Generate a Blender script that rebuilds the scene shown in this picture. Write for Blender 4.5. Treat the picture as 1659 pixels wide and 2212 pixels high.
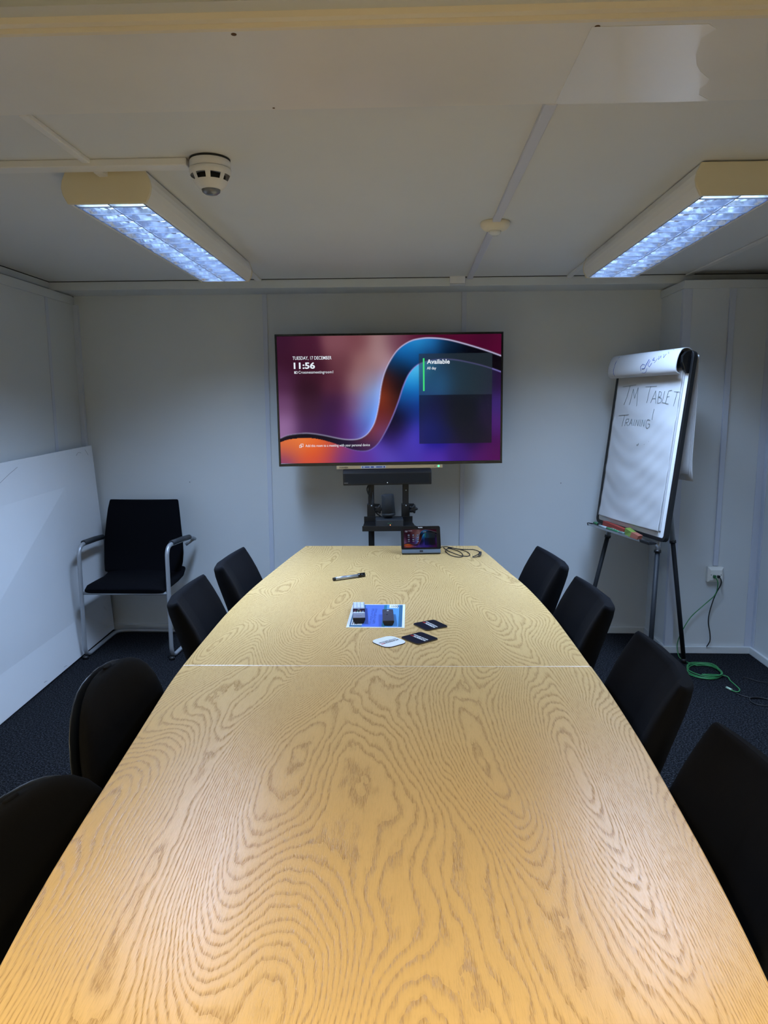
import bpy, bmesh, math, random
import numpy as np
from mathutils import Vector, Matrix
random.seed(7)
sc = bpy.context.scene
for o in list(bpy.data.objects):
    bpy.data.objects.remove(o)

# ------------------------------------------------------------------ camera
F_PX = 1533.0
PITCH, YAW, ROLL = math.radians(8.57), math.radians(2.18), math.radians(0.30)
fw = Vector((-math.sin(YAW)*math.cos(PITCH), math.cos(YAW)*math.cos(PITCH), -math.sin(PITCH)))
rt0 = Vector((math.cos(YAW), math.sin(YAW), 0.0))
up0 = rt0.cross(fw)
rt = rt0*math.cos(ROLL) - up0*math.sin(ROLL)
up = rt0*math.sin(ROLL) + up0*math.cos(ROLL)
cam_d = bpy.data.cameras.new('camera')
cam_d.sensor_fit = 'HORIZONTAL'; cam_d.sensor_width = 36.0
cam_d.lens = F_PX/1659.0*36.0
cam_d.clip_start = 0.05
cam = bpy.data.objects.new('camera', cam_d)
m = Matrix.Identity(4)
for i in range(3):
    m[i][0] = rt[i]; m[i][1] = up[i]; m[i][2] = -fw[i]; m[i][3] = (0.0, 0.0, 1.52)[i]
cam.matrix_world = m
sc.collection.objects.link(cam)
sc.camera = cam

# ------------------------------------------------------------------ light and exposure
sc.view_settings.view_transform = 'Standard'
sc.view_settings.look = 'None'
sc.view_settings.gamma = 1.0
sc.view_settings.use_curve_mapping = False
sc.view_settings.exposure = 0.0
COOL = (0.47, 0.67, 1.0)
WARM = (1.0, 0.86, 0.57)
LAMP_W = 60.0
BACK_W = 125.0
TUBE_E = 1.2
w = bpy.data.worlds.new('world'); sc.world = w; w.use_nodes = True
w.node_tree.nodes['Background'].inputs[0].default_value = (0.01, 0.011, 0.013, 1)
w.node_tree.nodes['Background'].inputs[1].default_value = 0.1
try:
    sc.cycles.use_denoising = True
    sc.cycles.max_bounces = 10
    sc.cycles.diffuse_bounces = 6
    sc.cycles.sample_clamp_indirect = 4.0
    sc.cycles.caustics_reflective = False
    sc.cycles.caustics_refractive = False
except Exception:
    pass

# ------------------------------------------------------------------ materials
def srgb(r, g, b):
    f = lambda c: (c/255/12.92 if c/255 <= 0.04045 else ((c/255+0.055)/1.055)**2.4)
    return (f(r), f(g), f(b), 1.0)

def mat(name, col, rough=0.6, metal=0.0, spec=0.5, noise=0.0, nscale=40.0, bump=0.0, bscale=200.0, emit=None, estr=0.0, coat=0.0):
    M = bpy.data.materials.new(name); M.use_nodes = True
    nt = M.node_tree; P = nt.nodes['Principled BSDF']
    col = tuple(col) if len(col) == 4 else tuple(col)+(1.0,)
    P.inputs['Base Color'].default_value = col
    P.inputs['Roughness'].default_value = rough
    P.inputs['Metallic'].default_value = metal
    P.inputs['Specular IOR Level'].default_value = spec
    P.inputs['Coat Weight'].default_value = coat
    tc = nt.nodes.new('ShaderNodeTexCoord')
    if noise > 0:
        n = nt.nodes.new('ShaderNodeTexNoise'); n.inputs['Scale'].default_value = nscale
        n.inputs['Detail'].default_value = 4
        nt.links.new(tc.outputs['Object'], n.inputs['Vector'])
        mx = nt.nodes.new('ShaderNodeMix'); mx.data_type = 'RGBA'
        mx.inputs['A'].default_value = tuple(c*(1-noise) for c in col[:3])+(1,)
        mx.inputs['B'].default_value = tuple(min(1, c*(1+noise)) for c in col[:3])+(1,)
        nt.links.new(n.outputs['Fac'], mx.inputs['Factor'])
        nt.links.new(mx.outputs['Result'], P.inputs['Base Color'])
    if bump > 0:
        n2 = nt.nodes.new('ShaderNodeTexNoise'); n2.inputs['Scale'].default_value = bscale
        nt.links.new(tc.outputs['Object'], n2.inputs['Vector'])
        b = nt.nodes.new('ShaderNodeBump'); b.inputs['Strength'].default_value = bump
        b.inputs['Distance'].default_value = 0.002
        nt.links.new(n2.outputs['Fac'], b.inputs['Height'])
        nt.links.new(b.outputs['Normal'], P.inputs['Normal'])
    if emit:
        P.inputs['Emission Color'].default_value = tuple(emit[:3])+(1,)
        P.inputs['Emission Strength'].default_value = estr
    return M

M_wall = mat('wall_paint', (0.60, 0.63, 0.65), 0.55, noise=0.03, nscale=3, bump=0.05, bscale=90)
M_ceil = mat('ceiling_paint', (0.70, 0.705, 0.70), 0.6, noise=0.03, nscale=3, bump=0.05, bscale=60)
M_beam = mat('beam_paint', (0.75, 0.73, 0.69), 0.32, noise=0.05, nscale=5, bump=0.05, bscale=25)
M_trim = mat('plastic_trim', (0.54, 0.58, 0.67), 0.42)
M_conduit = mat('conduit_plastic', (0.76, 0.75, 0.74), 0.4)
M_cream = mat('aged_cream_plastic', (0.74, 0.66, 0.47), 0.45)
M_cream2 = mat('cream_moulding', (0.78, 0.70, 0.54), 0.4)
M_creamside = mat('cream_paint', (0.62, 0.61, 0.54), 0.5)
M_lampbody = mat('white_enamel', (0.80, 0.79, 0.76), 0.4)
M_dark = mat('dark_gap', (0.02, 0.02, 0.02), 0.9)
M_blackp = mat('black_plastic', (0.005, 0.005, 0.006), 0.5, bump=0.05, bscale=500)
M_blackg = mat('black_gloss', (0.006, 0.006, 0.007), 0.12)
M_blackm = mat('black_metal', (0.006, 0.006, 0.007), 0.5)
M_greyp = mat('charcoal_plastic', (0.022, 0.026, 0.032), 0.6)
M_fabric = mat('black_fabric', (0.0042, 0.0045, 0.0068), 0.95, spec=0.12, noise=0.35, nscale=900, bump=0.4, bscale=1400)
M_fabric2 = mat('black_worn_fabric', (0.0055, 0.005, 0.005), 0.95, spec=0.12, noise=0.4, nscale=900, bump=0.4, bscale=1200)
M_fabric3 = mat('deep_black_fabric', (0.0022, 0.0023, 0.004), 0.95, spec=0.1, noise=0.3, nscale=900, bump=0.3, bscale=1400)
M_silver = mat('silver_paint', (0.36, 0.38, 0.41), 0.38, metal=0.35)
M_alu = mat('brushed_aluminium', (0.55, 0.56, 0.58), 0.35, metal=0.9)
M_louvre = mat('louvre_aluminium', (0.60, 0.66, 0.78), 0.20, metal=1.0, bump=1.0, bscale=16)
M_louvre.node_tree.nodes['Bump'].inputs['Distance'].default_value = 0.006
M_ledge = mat('louvre_edge', (0.03, 0.035, 0.05), 0.5)
M_white = mat('white_laminate', (0.78, 0.80, 0.84), 0.35, noise=0.02, nscale=6)
M_whiteboard = mat('whiteboard_enamel', (0.82, 0.83, 0.85), 0.18)
M_socket = mat('socket_plastic', (0.78, 0.77, 0.73), 0.35)
M_green = mat('green_cable', (0.035, 0.22, 0.07), 0.4)
M_greenp = mat('clear_green_plug', (0.35, 0.5, 0.38), 0.3)
M_blackc = mat('black_cable', (0.008, 0.008, 0.009), 0.5)
M_ink = mat('pencil_ink', (0.10, 0.13, 0.13), 0.8)
M_blueink = mat('blue_ink', (0.03, 0.07, 0.32), 0.8)
M_redbox = mat('red_card', (0.26, 0.03, 0.02), 0.5)
M_limebox = mat('lime_card', (0.13, 0.21, 0.03), 0.5)
M_whiteink = mat('white_print', (0.85, 0.85, 0.85), 0.5)
M_redink = mat('red_print', (0.6, 0.02, 0.03), 0.5)
M_blackink = mat('black_print', (0.01, 0.01, 0.015), 0.5)
M_txt = mat('screen_text', (0, 0, 0), 0.5, emit=(0.85, 0.92, 1.0), estr=0.9)
M_txt2 = mat('tablet_text', (0, 0, 0), 0.5, emit=(0.7, 0.78, 1.0), estr=0.30)
M_greenled = mat('green_light', (0, 0.1, 0), 0.5, emit=(0.1, 1.0, 0.35), estr=2.0)
M_whiteled = mat('white_light', (0.1, 0.1, 0.1), 0.5, emit=(0.8, 0.9, 1.0), estr=0.7)
M_orangeled = mat('orange_light', (0.1, 0, 0), 0.5, emit=(1.0, 0.35, 0.1), estr=1.5)

def carpet():
    M = mat('carpet', (0.012, 0.015, 0.022), 0.97, spec=0.1)
    nt = M.node_tree; P = nt.nodes['Principled BSDF']
    tc = nt.nodes.new('ShaderNodeTexCoord')
    n = nt.nodes.new('ShaderNodeTexNoise'); n.inputs['Scale'].default_value = 130; n.inputs['Detail'].default_value = 3
    n.inputs['Roughness'].default_value = 0.7
    nt.links.new(tc.outputs['Object'], n.inputs['Vector'])
    r = nt.nodes.new('ShaderNodeValToRGB')
    r.color_ramp.elements[0].position = 0.46; r.color_ramp.elements[0].color = (0.0015, 0.0018, 0.0028, 1)
    r.color_ramp.elements[1].position = 0.68; r.color_ramp.elements[1].color = (0.042, 0.045, 0.055, 1)
    nt.links.new(n.outputs['Fac'], r.inputs['Fac']); nt.links.new(r.outputs['Color'], P.inputs['Base Color'])
    b = nt.nodes.new('ShaderNodeBump'); b.inputs['Strength'].default_value = 0.8; b.inputs['Distance'].default_value = 0.004
    nt.links.new(n.outputs['Fac'], b.inputs['Height']); nt.links.new(b.outputs['Normal'], P.inputs['Normal'])
    return M
M_carpet = carpet()

def oak(name, off, lines, tint=1.0):
    M = bpy.data.materials.new(name); M.use_nodes = True
    nt = M.node_tree; P = nt.nodes['Principled BSDF']; L = nt.links.new
    def N(t, **kw):
        n = nt.nodes.new(t)
        for k, v in kw.items(): setattr(n, k, v)
        return n
    def math_(op, a, b=None, c=None):
        n = N('ShaderNodeMath', operation=op)
        for i, x in enumerate((a, b, c)):
            if x is None: continue
            if isinstance(x, (int, float)): n.inputs[i].default_value = x
            else: L(x, n.inputs[i])
        return n.outputs[0]
    tc = N('ShaderNodeTexCoord')
    def noise(scale, loc, sc_, detail=2.0, rough=0.5, dist=0.0):
        mp = N('ShaderNodeMapping'); mp.inputs['Scale'].default_value = scale; mp.inputs['Location'].default_value = loc
        L(tc.outputs['Object'], mp.inputs['Vector'])
        n = N('ShaderNodeTexNoise'); n.inputs['Scale'].default_value = sc_; n.inputs['Detail'].default_value = detail
        n.inputs['Roughness'].default_value = rough; n.inputs['Distortion'].default_value = dist
        L(mp.outputs['Vector'], n.inputs['Vector'])
        return n.outputs['Fac']
    big = noise((1.0, 0.26, 1), off, 2.9, 1.0, 0.4, 0.35)
    mid = noise((1.0, 0.30, 1), (off[1], off[0], 3), 16, 2.0, 0.5, 0.2)
    fine = noise((1.0, 0.25, 1), (off[1], off[0], 7), 120, 2.0, 0.6)
    sx = N('ShaderNodeSeparateXYZ'); L(tc.outputs['Object'], sx.inputs[0])
    h = math_('MULTIPLY', big, lines)
    h = math_('ADD', h, math_('MULTIPLY', mid, 2.9))
    h = math_('ADD', h, math_('MULTIPLY', fine, 0.38))
    h = math_('ADD', h, math_('MULTIPLY', sx.outputs['X'], 26.0))
    fr = math_('FRACT', h)
    ramp = N('ShaderNodeValToRGB')
    e = ramp.color_ramp.elements
    e[0].position = 0.0; e[0].color = (1, 1, 1, 1)
    e[1].position = 0.16; e[1].color = (0.85, 0.85, 0.85, 1)
    x = e.new(0.40); x.color = (0.12, 0.12, 0.12, 1)
    x = e.new(0.78); x.color = (0.0, 0.0, 0.0, 1)
    x = e.new(0.93); x.color = (0.25, 0.25, 0.25, 1)
    L(fr, ramp.inputs['Fac'])
    band = ramp.outputs['Color']
    # long broken pores that crowd into the dark part of every growth line
    pore = noise((1.0, 0.06, 1), (1, 2, 3), 750, 2.0, 0.6)
    pr = N('ShaderNodeValToRGB'); pr.color_ramp.elements[0].position = 0.47; pr.color_ramp.elements[1].position = 0.62
    L(pore, pr.inputs['Fac'])
    patch = noise((1.0, 0.5, 1), (4, 4, 4), 5.0, 3.0, 0.5)
    amt = math_('MULTIPLY', band, math_('MULTIPLY_ADD', pr.outputs['Color'], 0.65, 0.45))
    amt = math_('ADD', amt, math_('MULTIPLY', pr.outputs['Color'], 0.13))
    amt = math_('ADD', amt, math_('MULTIPLY', math_('SUBTRACT', patch, 0.5), 0.35))
    mx = N('ShaderNodeMix'); mx.data_type = 'RGBA'
    mx.inputs['A'].default_value = (0.74*tint, 0.49*tint, 0.205*tint, 1)
    mx.inputs['B'].default_value = (0.45*tint, 0.27*tint, 0.092*tint, 1)
    L(amt, mx.inputs['Factor']); L(mx.outputs['Result'], P.inputs['Base Color'])
    P.inputs['Roughness'].default_value = 0.27
    P.inputs['Specular IOR Level'].default_value = 0.5
    b = N('ShaderNodeBump'); b.inputs['Strength'].default_value = 0.35; b.inputs['Distance'].default_value = 0.0006
    b.invert = True
    L(amt, b.inputs['Height']); L(b.outputs['Normal'], P.inputs['Normal'])
    return M

# ------------------------------------------------------------------ mesh helpers
class MB:
    def __init__(s): s.v = []; s.f = []; s.sm = []
    def add(s, vs, fs, smooth=False):
        n = len(s.v); s.v += [tuple(v) for v in vs]
        for f in fs: s.f.append(tuple(i+n for i in f)); s.sm.append(smooth)
        return s
    def box(s, x0, x1, y0, y1, z0, z1):
        vs = [(x0,y0,z0),(x1,y0,z0),(x1,y1,z0),(x0,y1,z0),(x0,y0,z1),(x1,y0,z1),(x1,y1,z1),(x0,y1,z1)]
        return s.add(vs, [(0,3,2,1),(4,5,6,7),(0,1,5,4),(1,2,6,5),(2,3,7,6),(3,0,4,7)])
    def rings(s, R, closed_ring=True, cap=True, smooth=True, loop=False):
        n = len(R[0]); vs = [p for r in R for p in r]; fs = []
        m_ = len(R)
        for i in range(m_ if loop else m_-1):
            a = i*n; b = ((i+1) % m_)*n
            for k in range(n if closed_ring else n-1):
                k2 = (k+1) % n
                fs.append((a+k, a+k2, b+k2, b+k))
        s.add(vs, fs, smooth)
        if cap and not loop:
            base = len(s.v)-len(vs)
            s.f.append(tuple(base+k for k in reversed(range(n)))); s.sm.append(False)
            s.f.append(tuple(base+(m_-1)*n+k for k in range(n))); s.sm.append(False)
        return s
    def tube(s, path, r, n=12, loop=False, r1=None):
        P = [Vector(p) for p in path]; R = []
        N = len(P); prev = None
        for i, p in enumerate(P):
            if loop: t = (P[(i+1) % N]-P[i-1])
            else: t = (P[min(i+1, N-1)]-P[max(i-1, 0)])
            t.normalize()
            if prev is None:
                a = Vector((0, 0, 1)) if abs(t.z) < 0.9 else Vector((1, 0, 0))
                u = t.cross(a).normalized()
            else:
                u = (prev - t*prev.dot(t)).normalized()
            prev = u; v = t.cross(u)
            rr = r if r1 is None else r+(r1-r)*i/max(1, N-1)
            R.append([p+u*(math.cos(2*math.pi*k/n)*rr)+v*(math.sin(2*math.pi*k/n)*rr) for k in range(n)])
        return s.rings(R, loop=loop)
    def lathe(s, prof, c=(0, 0, 0), n=32, axis='Z', smooth=True):
        R = []
        for r, h in prof:
            ring = []
            for k in range(n):
                a = 2*math.pi*k/n
                x, y = r*math.cos(a), r*math.sin(a)
                if axis == 'Z': ring.append((c[0]+x, c[1]+y, c[2]+h))
                elif axis == 'Y': ring.append((c[0]+x, c[1]+h, c[2]+y))
                else: ring.append((c[0]+h, c[1]+x, c[2]+y))
            R.append(ring)
        return s.rings(R, smooth=smooth)
    def prism(s, outl, z0, z1):
        n = len(outl)
        vs = [(x, y, z0) for x, y in outl]+[(x, y, z1) for x, y in outl]
        fs = [tuple(reversed(range(n))), tuple(range(n, 2*n))]+[(k, (k+1) % n, n+(k+1) % n, n+k) for k in range(n)]
        return s.add(vs, fs)
    def xprism(s, outl, x0, x1, axis='X'):
        n = len(outl)
        if axis == 'X': vs = [(x0, a, b) for a, b in outl]+[(x1, a, b) for a, b in outl]
        else: vs = [(a, x0, b) for a, b in outl]+[(a, x1, b) for a, b in outl]
        fs = [tuple(reversed(range(n))), tuple(range(n, 2*n))]+[(k, (k+1) % n, n+(k+1) % n, n+k) for k in range(n)]
        return s.add(vs, fs)
    def build(s, name, m_, parent=None, bevel=0.0, seg=2, sub=0):
        me = bpy.data.meshes.new(name); me.from_pydata(s.v, [], s.f)
        me.polygons.foreach_set('use_smooth', s.sm)
        bm = bmesh.new(); bm.from_mesh(me); bmesh.ops.recalc_face_normals(bm, faces=bm.faces); bm.to_mesh(me); bm.free()
        me.materials.append(m_)
        o = bpy.data.objects.new(name, me); sc.collection.objects.link(o)
        if parent is not None: o.parent = parent
        if bevel > 0:
            b = o.modifiers.new('bevel', 'BEVEL'); b.width = bevel; b.segments = seg; b.limit_method = 'ANGLE'
            b.harden_normals = False
        if sub:
            q = o.modifiers.new('sub', 'SUBSURF'); q.levels = sub; q.render_levels = sub
        return o

def catmull(P, k=6, loop=False):
    P = [Vector(p) for p in P]; n = len(P); out = []
    rng = range(n) if loop else range(n-1)
    for i in rng:
        if loop: a, b, c, d = P[i-1], P[i], P[(i+1) % n], P[(i+2) % n]
        else: a, b, c, d = P[max(i-1, 0)], P[i], P[i+1], P[min(i+2, n-1)]
        for j in range(k):
            t = j/k
            out.append(0.5*((2*b)+(c-a)*t+(2*a-5*b+4*c-d)*t*t+(3*b-a-3*c+d)*t**3))
    if not loop: out.append(P[-1])
    return out

def round_path(P, r, k=6):
    P = [Vector(p) for p in P]; out = [P[0]]
    for i in range(1, len(P)-1):
        a = (P[i-1]-P[i]); b = (P[i+1]-P[i]); d = min(r, a.length*0.49, b.length*0.49)
        p0 = P[i]+a.normalized()*d; p1 = P[i]+b.normalized()*d
        for j in range(k+1):
            t = j/k; out.append(p0*(1-t)**2+P[i]*2*t*(1-t)+p1*t*t)
    out.append(P[-1]); return out

def tag(o, label=None, cat=None, group=None, kind=None):
    if label: o['label'] = label
    if cat: o['category'] = cat
    if group: o['group'] = group
    if kind: o['kind'] = kind
    return o
def thing(name, label, cat, loc=(0, 0, 0), rz=0.0, group=None, M=None):
    o = bpy.data.objects.new(name, None); sc.collection.objects.link(o)
    o.empty_display_size = 0.05
    if M is not None: o.matrix_world = M
    else: o.location = loc; o.rotation_euler = (0, 0, rz)
    return tag(o, label, cat, group)
def struct(mb, name, m_, bevel=0.0, label=None):
    o = mb.build(name, m_, None, bevel); o['kind'] = 'structure'
    if label: o['label'] = label
    return o
def children(o): return [c for c in bpy.data.objects if c.parent == o]
def dup(root, loc, rz, label, group=None):
    r = root.copy(); sc.collection.objects.link(r); r.location = loc; r.rotation_euler = (0, 0, rz); r['label'] = label
    if group: r['group'] = group
    for ch in children(root):
        c = ch.copy(); sc.collection.objects.link(c); c.parent = r
        for g in children(ch):
            d = g.copy(); sc.collection.objects.link(d); d.parent = c
    return r

def pad(mb, path, widths, thick, sag, n=40, pw=5.0):
    """a padded slab swept along path (y, z); side edges bend by sag along the normal"""
    P = [Vector((0, a, b)) for a, b in path]; N = len(P)
    def at(i):
        t = (P[min(i+1, N-1)]-P[max(i-1, 0)]).normalized()
        return P[i], t, Vector((0, -t.z, t.y))
    R = []
    def ring(p, nrm, w_, t_, s_):
        r = []
        for k in range(n):
            a = 2*math.pi*k/n; c, s = math.cos(a), math.sin(a)
            cx = math.copysign(abs(c)**(2/pw), c)*w_/2; ct = math.copysign(abs(s)**(2/2.6), s)*t_/2
            u = cx/(w_/2) if w_ > 0 else 0
            r.append(p+Vector((cx, 0, 0))+nrm*(ct+s_*u*u))
        return r
    p, t, nr = at(0)
    for q in (0.25, 0.6, 0.88):
        c = math.sqrt(max(0, 1-(1-q)**2)); e = thick[0]/2
        R.append(ring(p-t*e*(1-q), nr, widths[0]-2*e*(1-c), thick[0]*c, sag[0]))
    for i in range(N):
        p, t, nr = at(i); R.append(ring(p, nr, widths[i], thick[i], sag[i]))
    p, t, nr = at(N-1)
    for q in (0.88, 0.6, 0.25):
        c = math.sqrt(max(0, 1-(1-q)**2)); e = thick[-1]/2
        R.append(ring(p+t*e*(1-q), nr, widths[-1]-2*e*(1-c), thick[-1]*c, sag[-1]))
    return mb.rings(R)

def text(name, s, size, M, m_, parent=None, bold=0.0, align='LEFT', width=None, depth=0.0):
    cu = bpy.data.curves.new(name, 'FONT'); cu.body = s; cu.size = size; cu.align_x = align
    cu.offset = bold; cu.extrude = depth; cu.resolution_u = 3
    t = bpy.data.objects.new('t', cu); sc.collection.objects.link(t)
    bpy.context.view_layer.update()
    me = bpy.data.meshes.new_from_object(t.evaluated_get(bpy.context.evaluated_depsgraph_get()))
    bpy.data.objects.remove(t)
    if width and len(me.vertices):
        xs = [v.co.x for v in me.vertices]; x0, x1 = min(xs), max(xs)
        k = width/(x1-x0)
        for v in me.vertices: v.co.x = (v.co.x-(x0 if align == 'LEFT' else 0))*k
    me.materials.clear(); me.materials.append(m_)
    me.name = name
    o = bpy.data.objects.new(name, me); sc.collection.objects.link(o)
    if parent is not None: o.parent = parent
    o.matrix_local = M if parent is not None else M
    return o
def frame(o, x, y):
    x = Vector(x).normalized(); y = Vector(y); y = (y-x*y.dot(x)).normalized(); z = x.cross(y)
    return Matrix(((x.x, y.x, z.x, o[0]), (x.y, y.y, z.y, o[1]), (x.z, y.z, z.z, o[2]), (0, 0, 0, 1)))

# ------------------------------------------------------------------ room shell
XL, XR, YB, YC = -2.17, 2.09, 4.65, 4.27     # left wall, right wall, back wall, face of the boxed column
HC, HW = 2.275, 2.215                        # ceiling, top of the wall panels
YN = -2.3
struct(MB().box(XL-0.2, XR+0.3, YN-0.1, YB+0.1, -0.05, 0.0), 'floor', M_carpet)
struct(MB().box(XL-0.3, XR+0.4, 1.50, YB+0.2, HC, HC+0.05), 'ceiling', M_ceil)
struct(MB().box(XL-0.3, XR+0.4, YN-0.1, 1.30, 2.50, 2.55), 'ceiling', M_ceil)
struct(MB().box(XL, 1.60, YB, YB+0.06, 0, HC), 'wall_back', M_wall)
struct(MB().box(1.57, 1.63, YC, YB, 0, HW).box(1.63, XR, YC, YC+0.06, 0, HW), 'wall_back', M_wall, label='boxed-out corner of the back wall')
struct(MB().box(XL-0.06, XL, YN, YB+0.06, 0, HW), 'wall_left', M_wall)
struct(MB().box(XR, XR+0.06, YN, YC+0.06, 0, HW), 'wall_right', M_wall)
struct(MB().box(XL-0.06, XR+0.06, YN-0.06, YN, 0, 2.5), 'wall_front', M_wall)
# outer skin above the partition tops and the frame that runs round under the ceiling
struct(MB().box(XL-0.3, XL-0.24, YN, YB+0.2, 1.9, 2.55), 'wall_left', M_wall)
struct(MB().box(XR+0.34, XR+0.4, YN, YB+0.2, 1.9, 2.55), 'wall_right', M_wall)
struct(MB().box(XL-0.3, XR+0.4, YB+0.14, YB+0.2, 1.9, 2.55), 'wall_back', M_wall)
struct(MB().box(-2.225, XR+0.35, 4.417, YB+0.14, 2.223, HC), 'trim_1', M_wall, 0.004, 'frame boxing under the ceiling along the back wall')
struct(MB().box(XL-0.24, -2.21, 1.5, 4.44, 2.235, HC), 'trim_2', M_wall, 0.004, 'frame boxing under the ceiling along the left wall')
struct(MB().box(XL-0.002, XL+0.012, YN, 4.60, 2.165, 2.216), 'trim_3', M_wall, 0.002)
struct(MB().box(1.560, 1.570, YC, 4.65, 2.170, 2.2155).box(1.560, XR, YC-0.012, YC, 2.170, 2.2155), 'trim_4', M_wall, 0.002)
struct(MB().box(-2.215, XR+0.34, 4.412, 4.417, HC-0.0035, HC), 'trim_16', M_dark, 0, 'dark strip painted as the shadow gap between ceiling and back boxing')  # thin dark strip stands in for the shade in the gap
struct(MB().box(-2.210, -2.205, 1.95, 4.412, HC-0.0035, HC), 'trim_17', M_dark, 0, 'dark strip painted as the shadow gap between ceiling and left boxing')  # same painted shadow line along the left side
# beam cover across the ceiling, its moulding and the step up to the near ceiling
struct(MB().box(XL-0.24, XR+0.34, 1.515, 1.925, HC-0.012, HC+0.02).box(XL-0.24, XR+0.34, 1.928, 1.934, HC-0.003, HC+0.02), 'trim_5', M_beam, 0.002, 'wide painted beam cover across the ceiling')
MOULD = [(1.466,2.262),(1.474,2.254),(1.486,2.252),(1.494,2.257),(1.502,2.250),(1.514,2.250),(1.522,2.262),(1.522,2.30),(1.46,2.30)]
struct(MB().xprism(MOULD, XL-0.24, XR+0.34), 'trim_6', M_cream2, 0.001, 'cream moulding along the near edge of the beam')
struct(MB().box(XL-0.24, XR+0.34, 1.43, 1.47, 2.262, 2.51), 'trim_7', M_creamside, 0, 'cream side of the beam')
# glossier paint, ragged right edge; lighter fade in its colour stands for the sheen
def sheen_patch():
    M = mat('gloss_paint_with_sheen', (0.9, 0.9, 0.9), 0.12)
    nt = M.node_tree; P = nt.nodes['Principled BSDF']
    tc = nt.nodes.new('ShaderNodeTexCoord'); sx = nt.nodes.new('ShaderNodeSeparateXYZ'); nt.links.new(tc.outputs['Object'], sx.inputs[0])
    mr = nt.nodes.new('ShaderNodeMapRange'); mr.inputs['From Min'].default_value = 0.36; mr.inputs['From Max'].default_value = 0.66
    nt.links.new(sx.outputs['X'], mr.inputs['Value'])
    mx = nt.nodes.new('ShaderNodeMix'); mx.data_type = 'RGBA'
    mx.inputs['A'].default_value = (0.75, 0.73, 0.69, 1); mx.inputs['B'].default_value = (0.97, 0.97, 0.98, 1)
    nt.links.new(mr.outputs['Result'], mx.inputs['Factor']); nt.links.new(mx.outputs['Result'], P.inputs['Base Color'])
    return M
edge = [(0.590, 1.556), (0.612, 1.575), (0.596, 1.610), (0.604, 1.640), (0.612, 1.680), (0.634, 1.730), (0.655, 1.762), (0.690, 1.800), (0.694, 1.825), (0.688, 1.850), (0.700, 1.885), (0.735, 1.915), (0.735, 1.924)]
struct(MB().prism(edge+[(0.36, 1.924), (0.36, 1.556)], 2.2622, 2.2628), 'trim_15', sheen_patch(), 0, 'glossy patch of paint with a ragged edge on the beam, its sheen painted in')
# fixing holes in the beam cover
for i, (x, y) in enumerate([(-0.358, 1.551), (0.371, 1.556), (-0.346, 1.912), (0.372, 1.918)]):
    tag(MB().lathe([(0.0001, 0.0), (0.0055 if i < 2 else 0.003, -0.0002), (0.006 if i < 2 else 0.0035, 0.001)], (x, y, HC-0.0125), 12).build(
        'screw_hole', mat('rusty_hole', (0.12, 0.06, 0.02), 0.8)), ['brown screw hole near the moulding, left of centre on the ceiling beam', 'brown screw hole near the moulding, right of centre on the ceiling beam',
        'tiny screw mark at the far edge of the beam, left of centre', 'tiny screw mark at the far edge of the beam, right of centre'][i], 'screw hole', 'screw holes in the ceiling beam')
# skirting
struct(MB().box(XL, 1.575, YB-0.018, YB, 0, 0.043), 'baseboard_back', M_wall, 0.003)
struct(MB().box(1.556, 1.570, YC, YB-0.018, 0, 0.043).box(1.556, XR, YC-0.018, YC, 0, 0.043), 'baseboard_back', M_wall, 0.003, 'skirting round the boxed-out corner')
struct(MB().box(XR-0.018, XR, YN, YC-0.016, 0, 0.043), 'baseboard_right', M_wall, 0.003)
struct(MB().box(XL, XL+0.018, YN, YB, 0, 0.043), 'baseboard_left', M_wall, 0.003)
# flat cover strips over the panel joints
def strip(a, i, lab=None): return struct(a, 'trim_%d' % i, M_trim, 0.0015, lab)
strip(MB().box(-0.948, -0.918, YB-0.006, YB, 0.043, 2.223), 8)
strip(MB().box(0.322, 0.352, YB-0.006, YB, 0.043, 2.223), 9)
strip(MB().box(XL, XL+0.005, 4.268, 4.300, 0.0, 2.165), 10)
strip(MB().box(XL, XL+0.030, YB-0.03, YB, 0.0, 2.165), 11)
strip(MB().box(1.564, 1.570, YC, YC+0.03, 0.043, 2.17).box(1.564, 1.612, YC-0.006, YC, 0.043, 2.17), 12)
strip(MB().box(XR-0.045, XR, YC-0.006, YC, 0.043, 2.17).box(XR-0.006, XR, YC-0.04, YC-0.006, 0.043, 2.17), 13)
strip(MB().box(XR-0.006, XR, 3.1, 3.13, 0.043, 2.17), 14)

# ------------------------------------------------------------------ ceiling conduits and sensors
M_lilac = mat('lilac_conduit', (0.62, 0.63, 0.72), 0.4)
def conduit(mb, name, label, m_=M_conduit):
    return tag(mb.build(name, m_, None, 0.003), label, 'cable conduit', 'conduits on the ceiling')
conduit(MB().box(0.335, 0.368, 1.925, 3.10, HC-0.014, HC).box(0.335, 0.368, 3.17, 4.43, HC-0.014, HC), 'ceiling_conduit', 'white conduit down the middle of the ceiling passing the round sensor', M_lilac)
conduit(MB().box(-1.012, -0.988, 1.925, 2.29, HC-0.014, HC), 'ceiling_conduit', 'short white conduit from the beam towards the left light')
conduit(MB().box(-2.41, -0.69, 2.290, 2.345, HC-0.022, HC), 'ceiling_conduit', 'wide white trunking running from the left wall to the smoke detector')
conduit(MB().box(1.620, 1.655, 1.925, 4.44, HC-0.010, HC), 'ceiling_conduit', 'thin conduit at the far right of the ceiling')
conduit(MB().box(-1.005, -0.975, 2.345, 2.40, HC-0.024, HC), 'ceiling_conduit', 'stub of conduit entering the near end of the left light')
conduit(MB().box(-0.935, -0.90, 3.86, 4.44, HC-0.012, HC), 'ceiling_conduit', 'conduit stub behind the far end of the left light')
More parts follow.
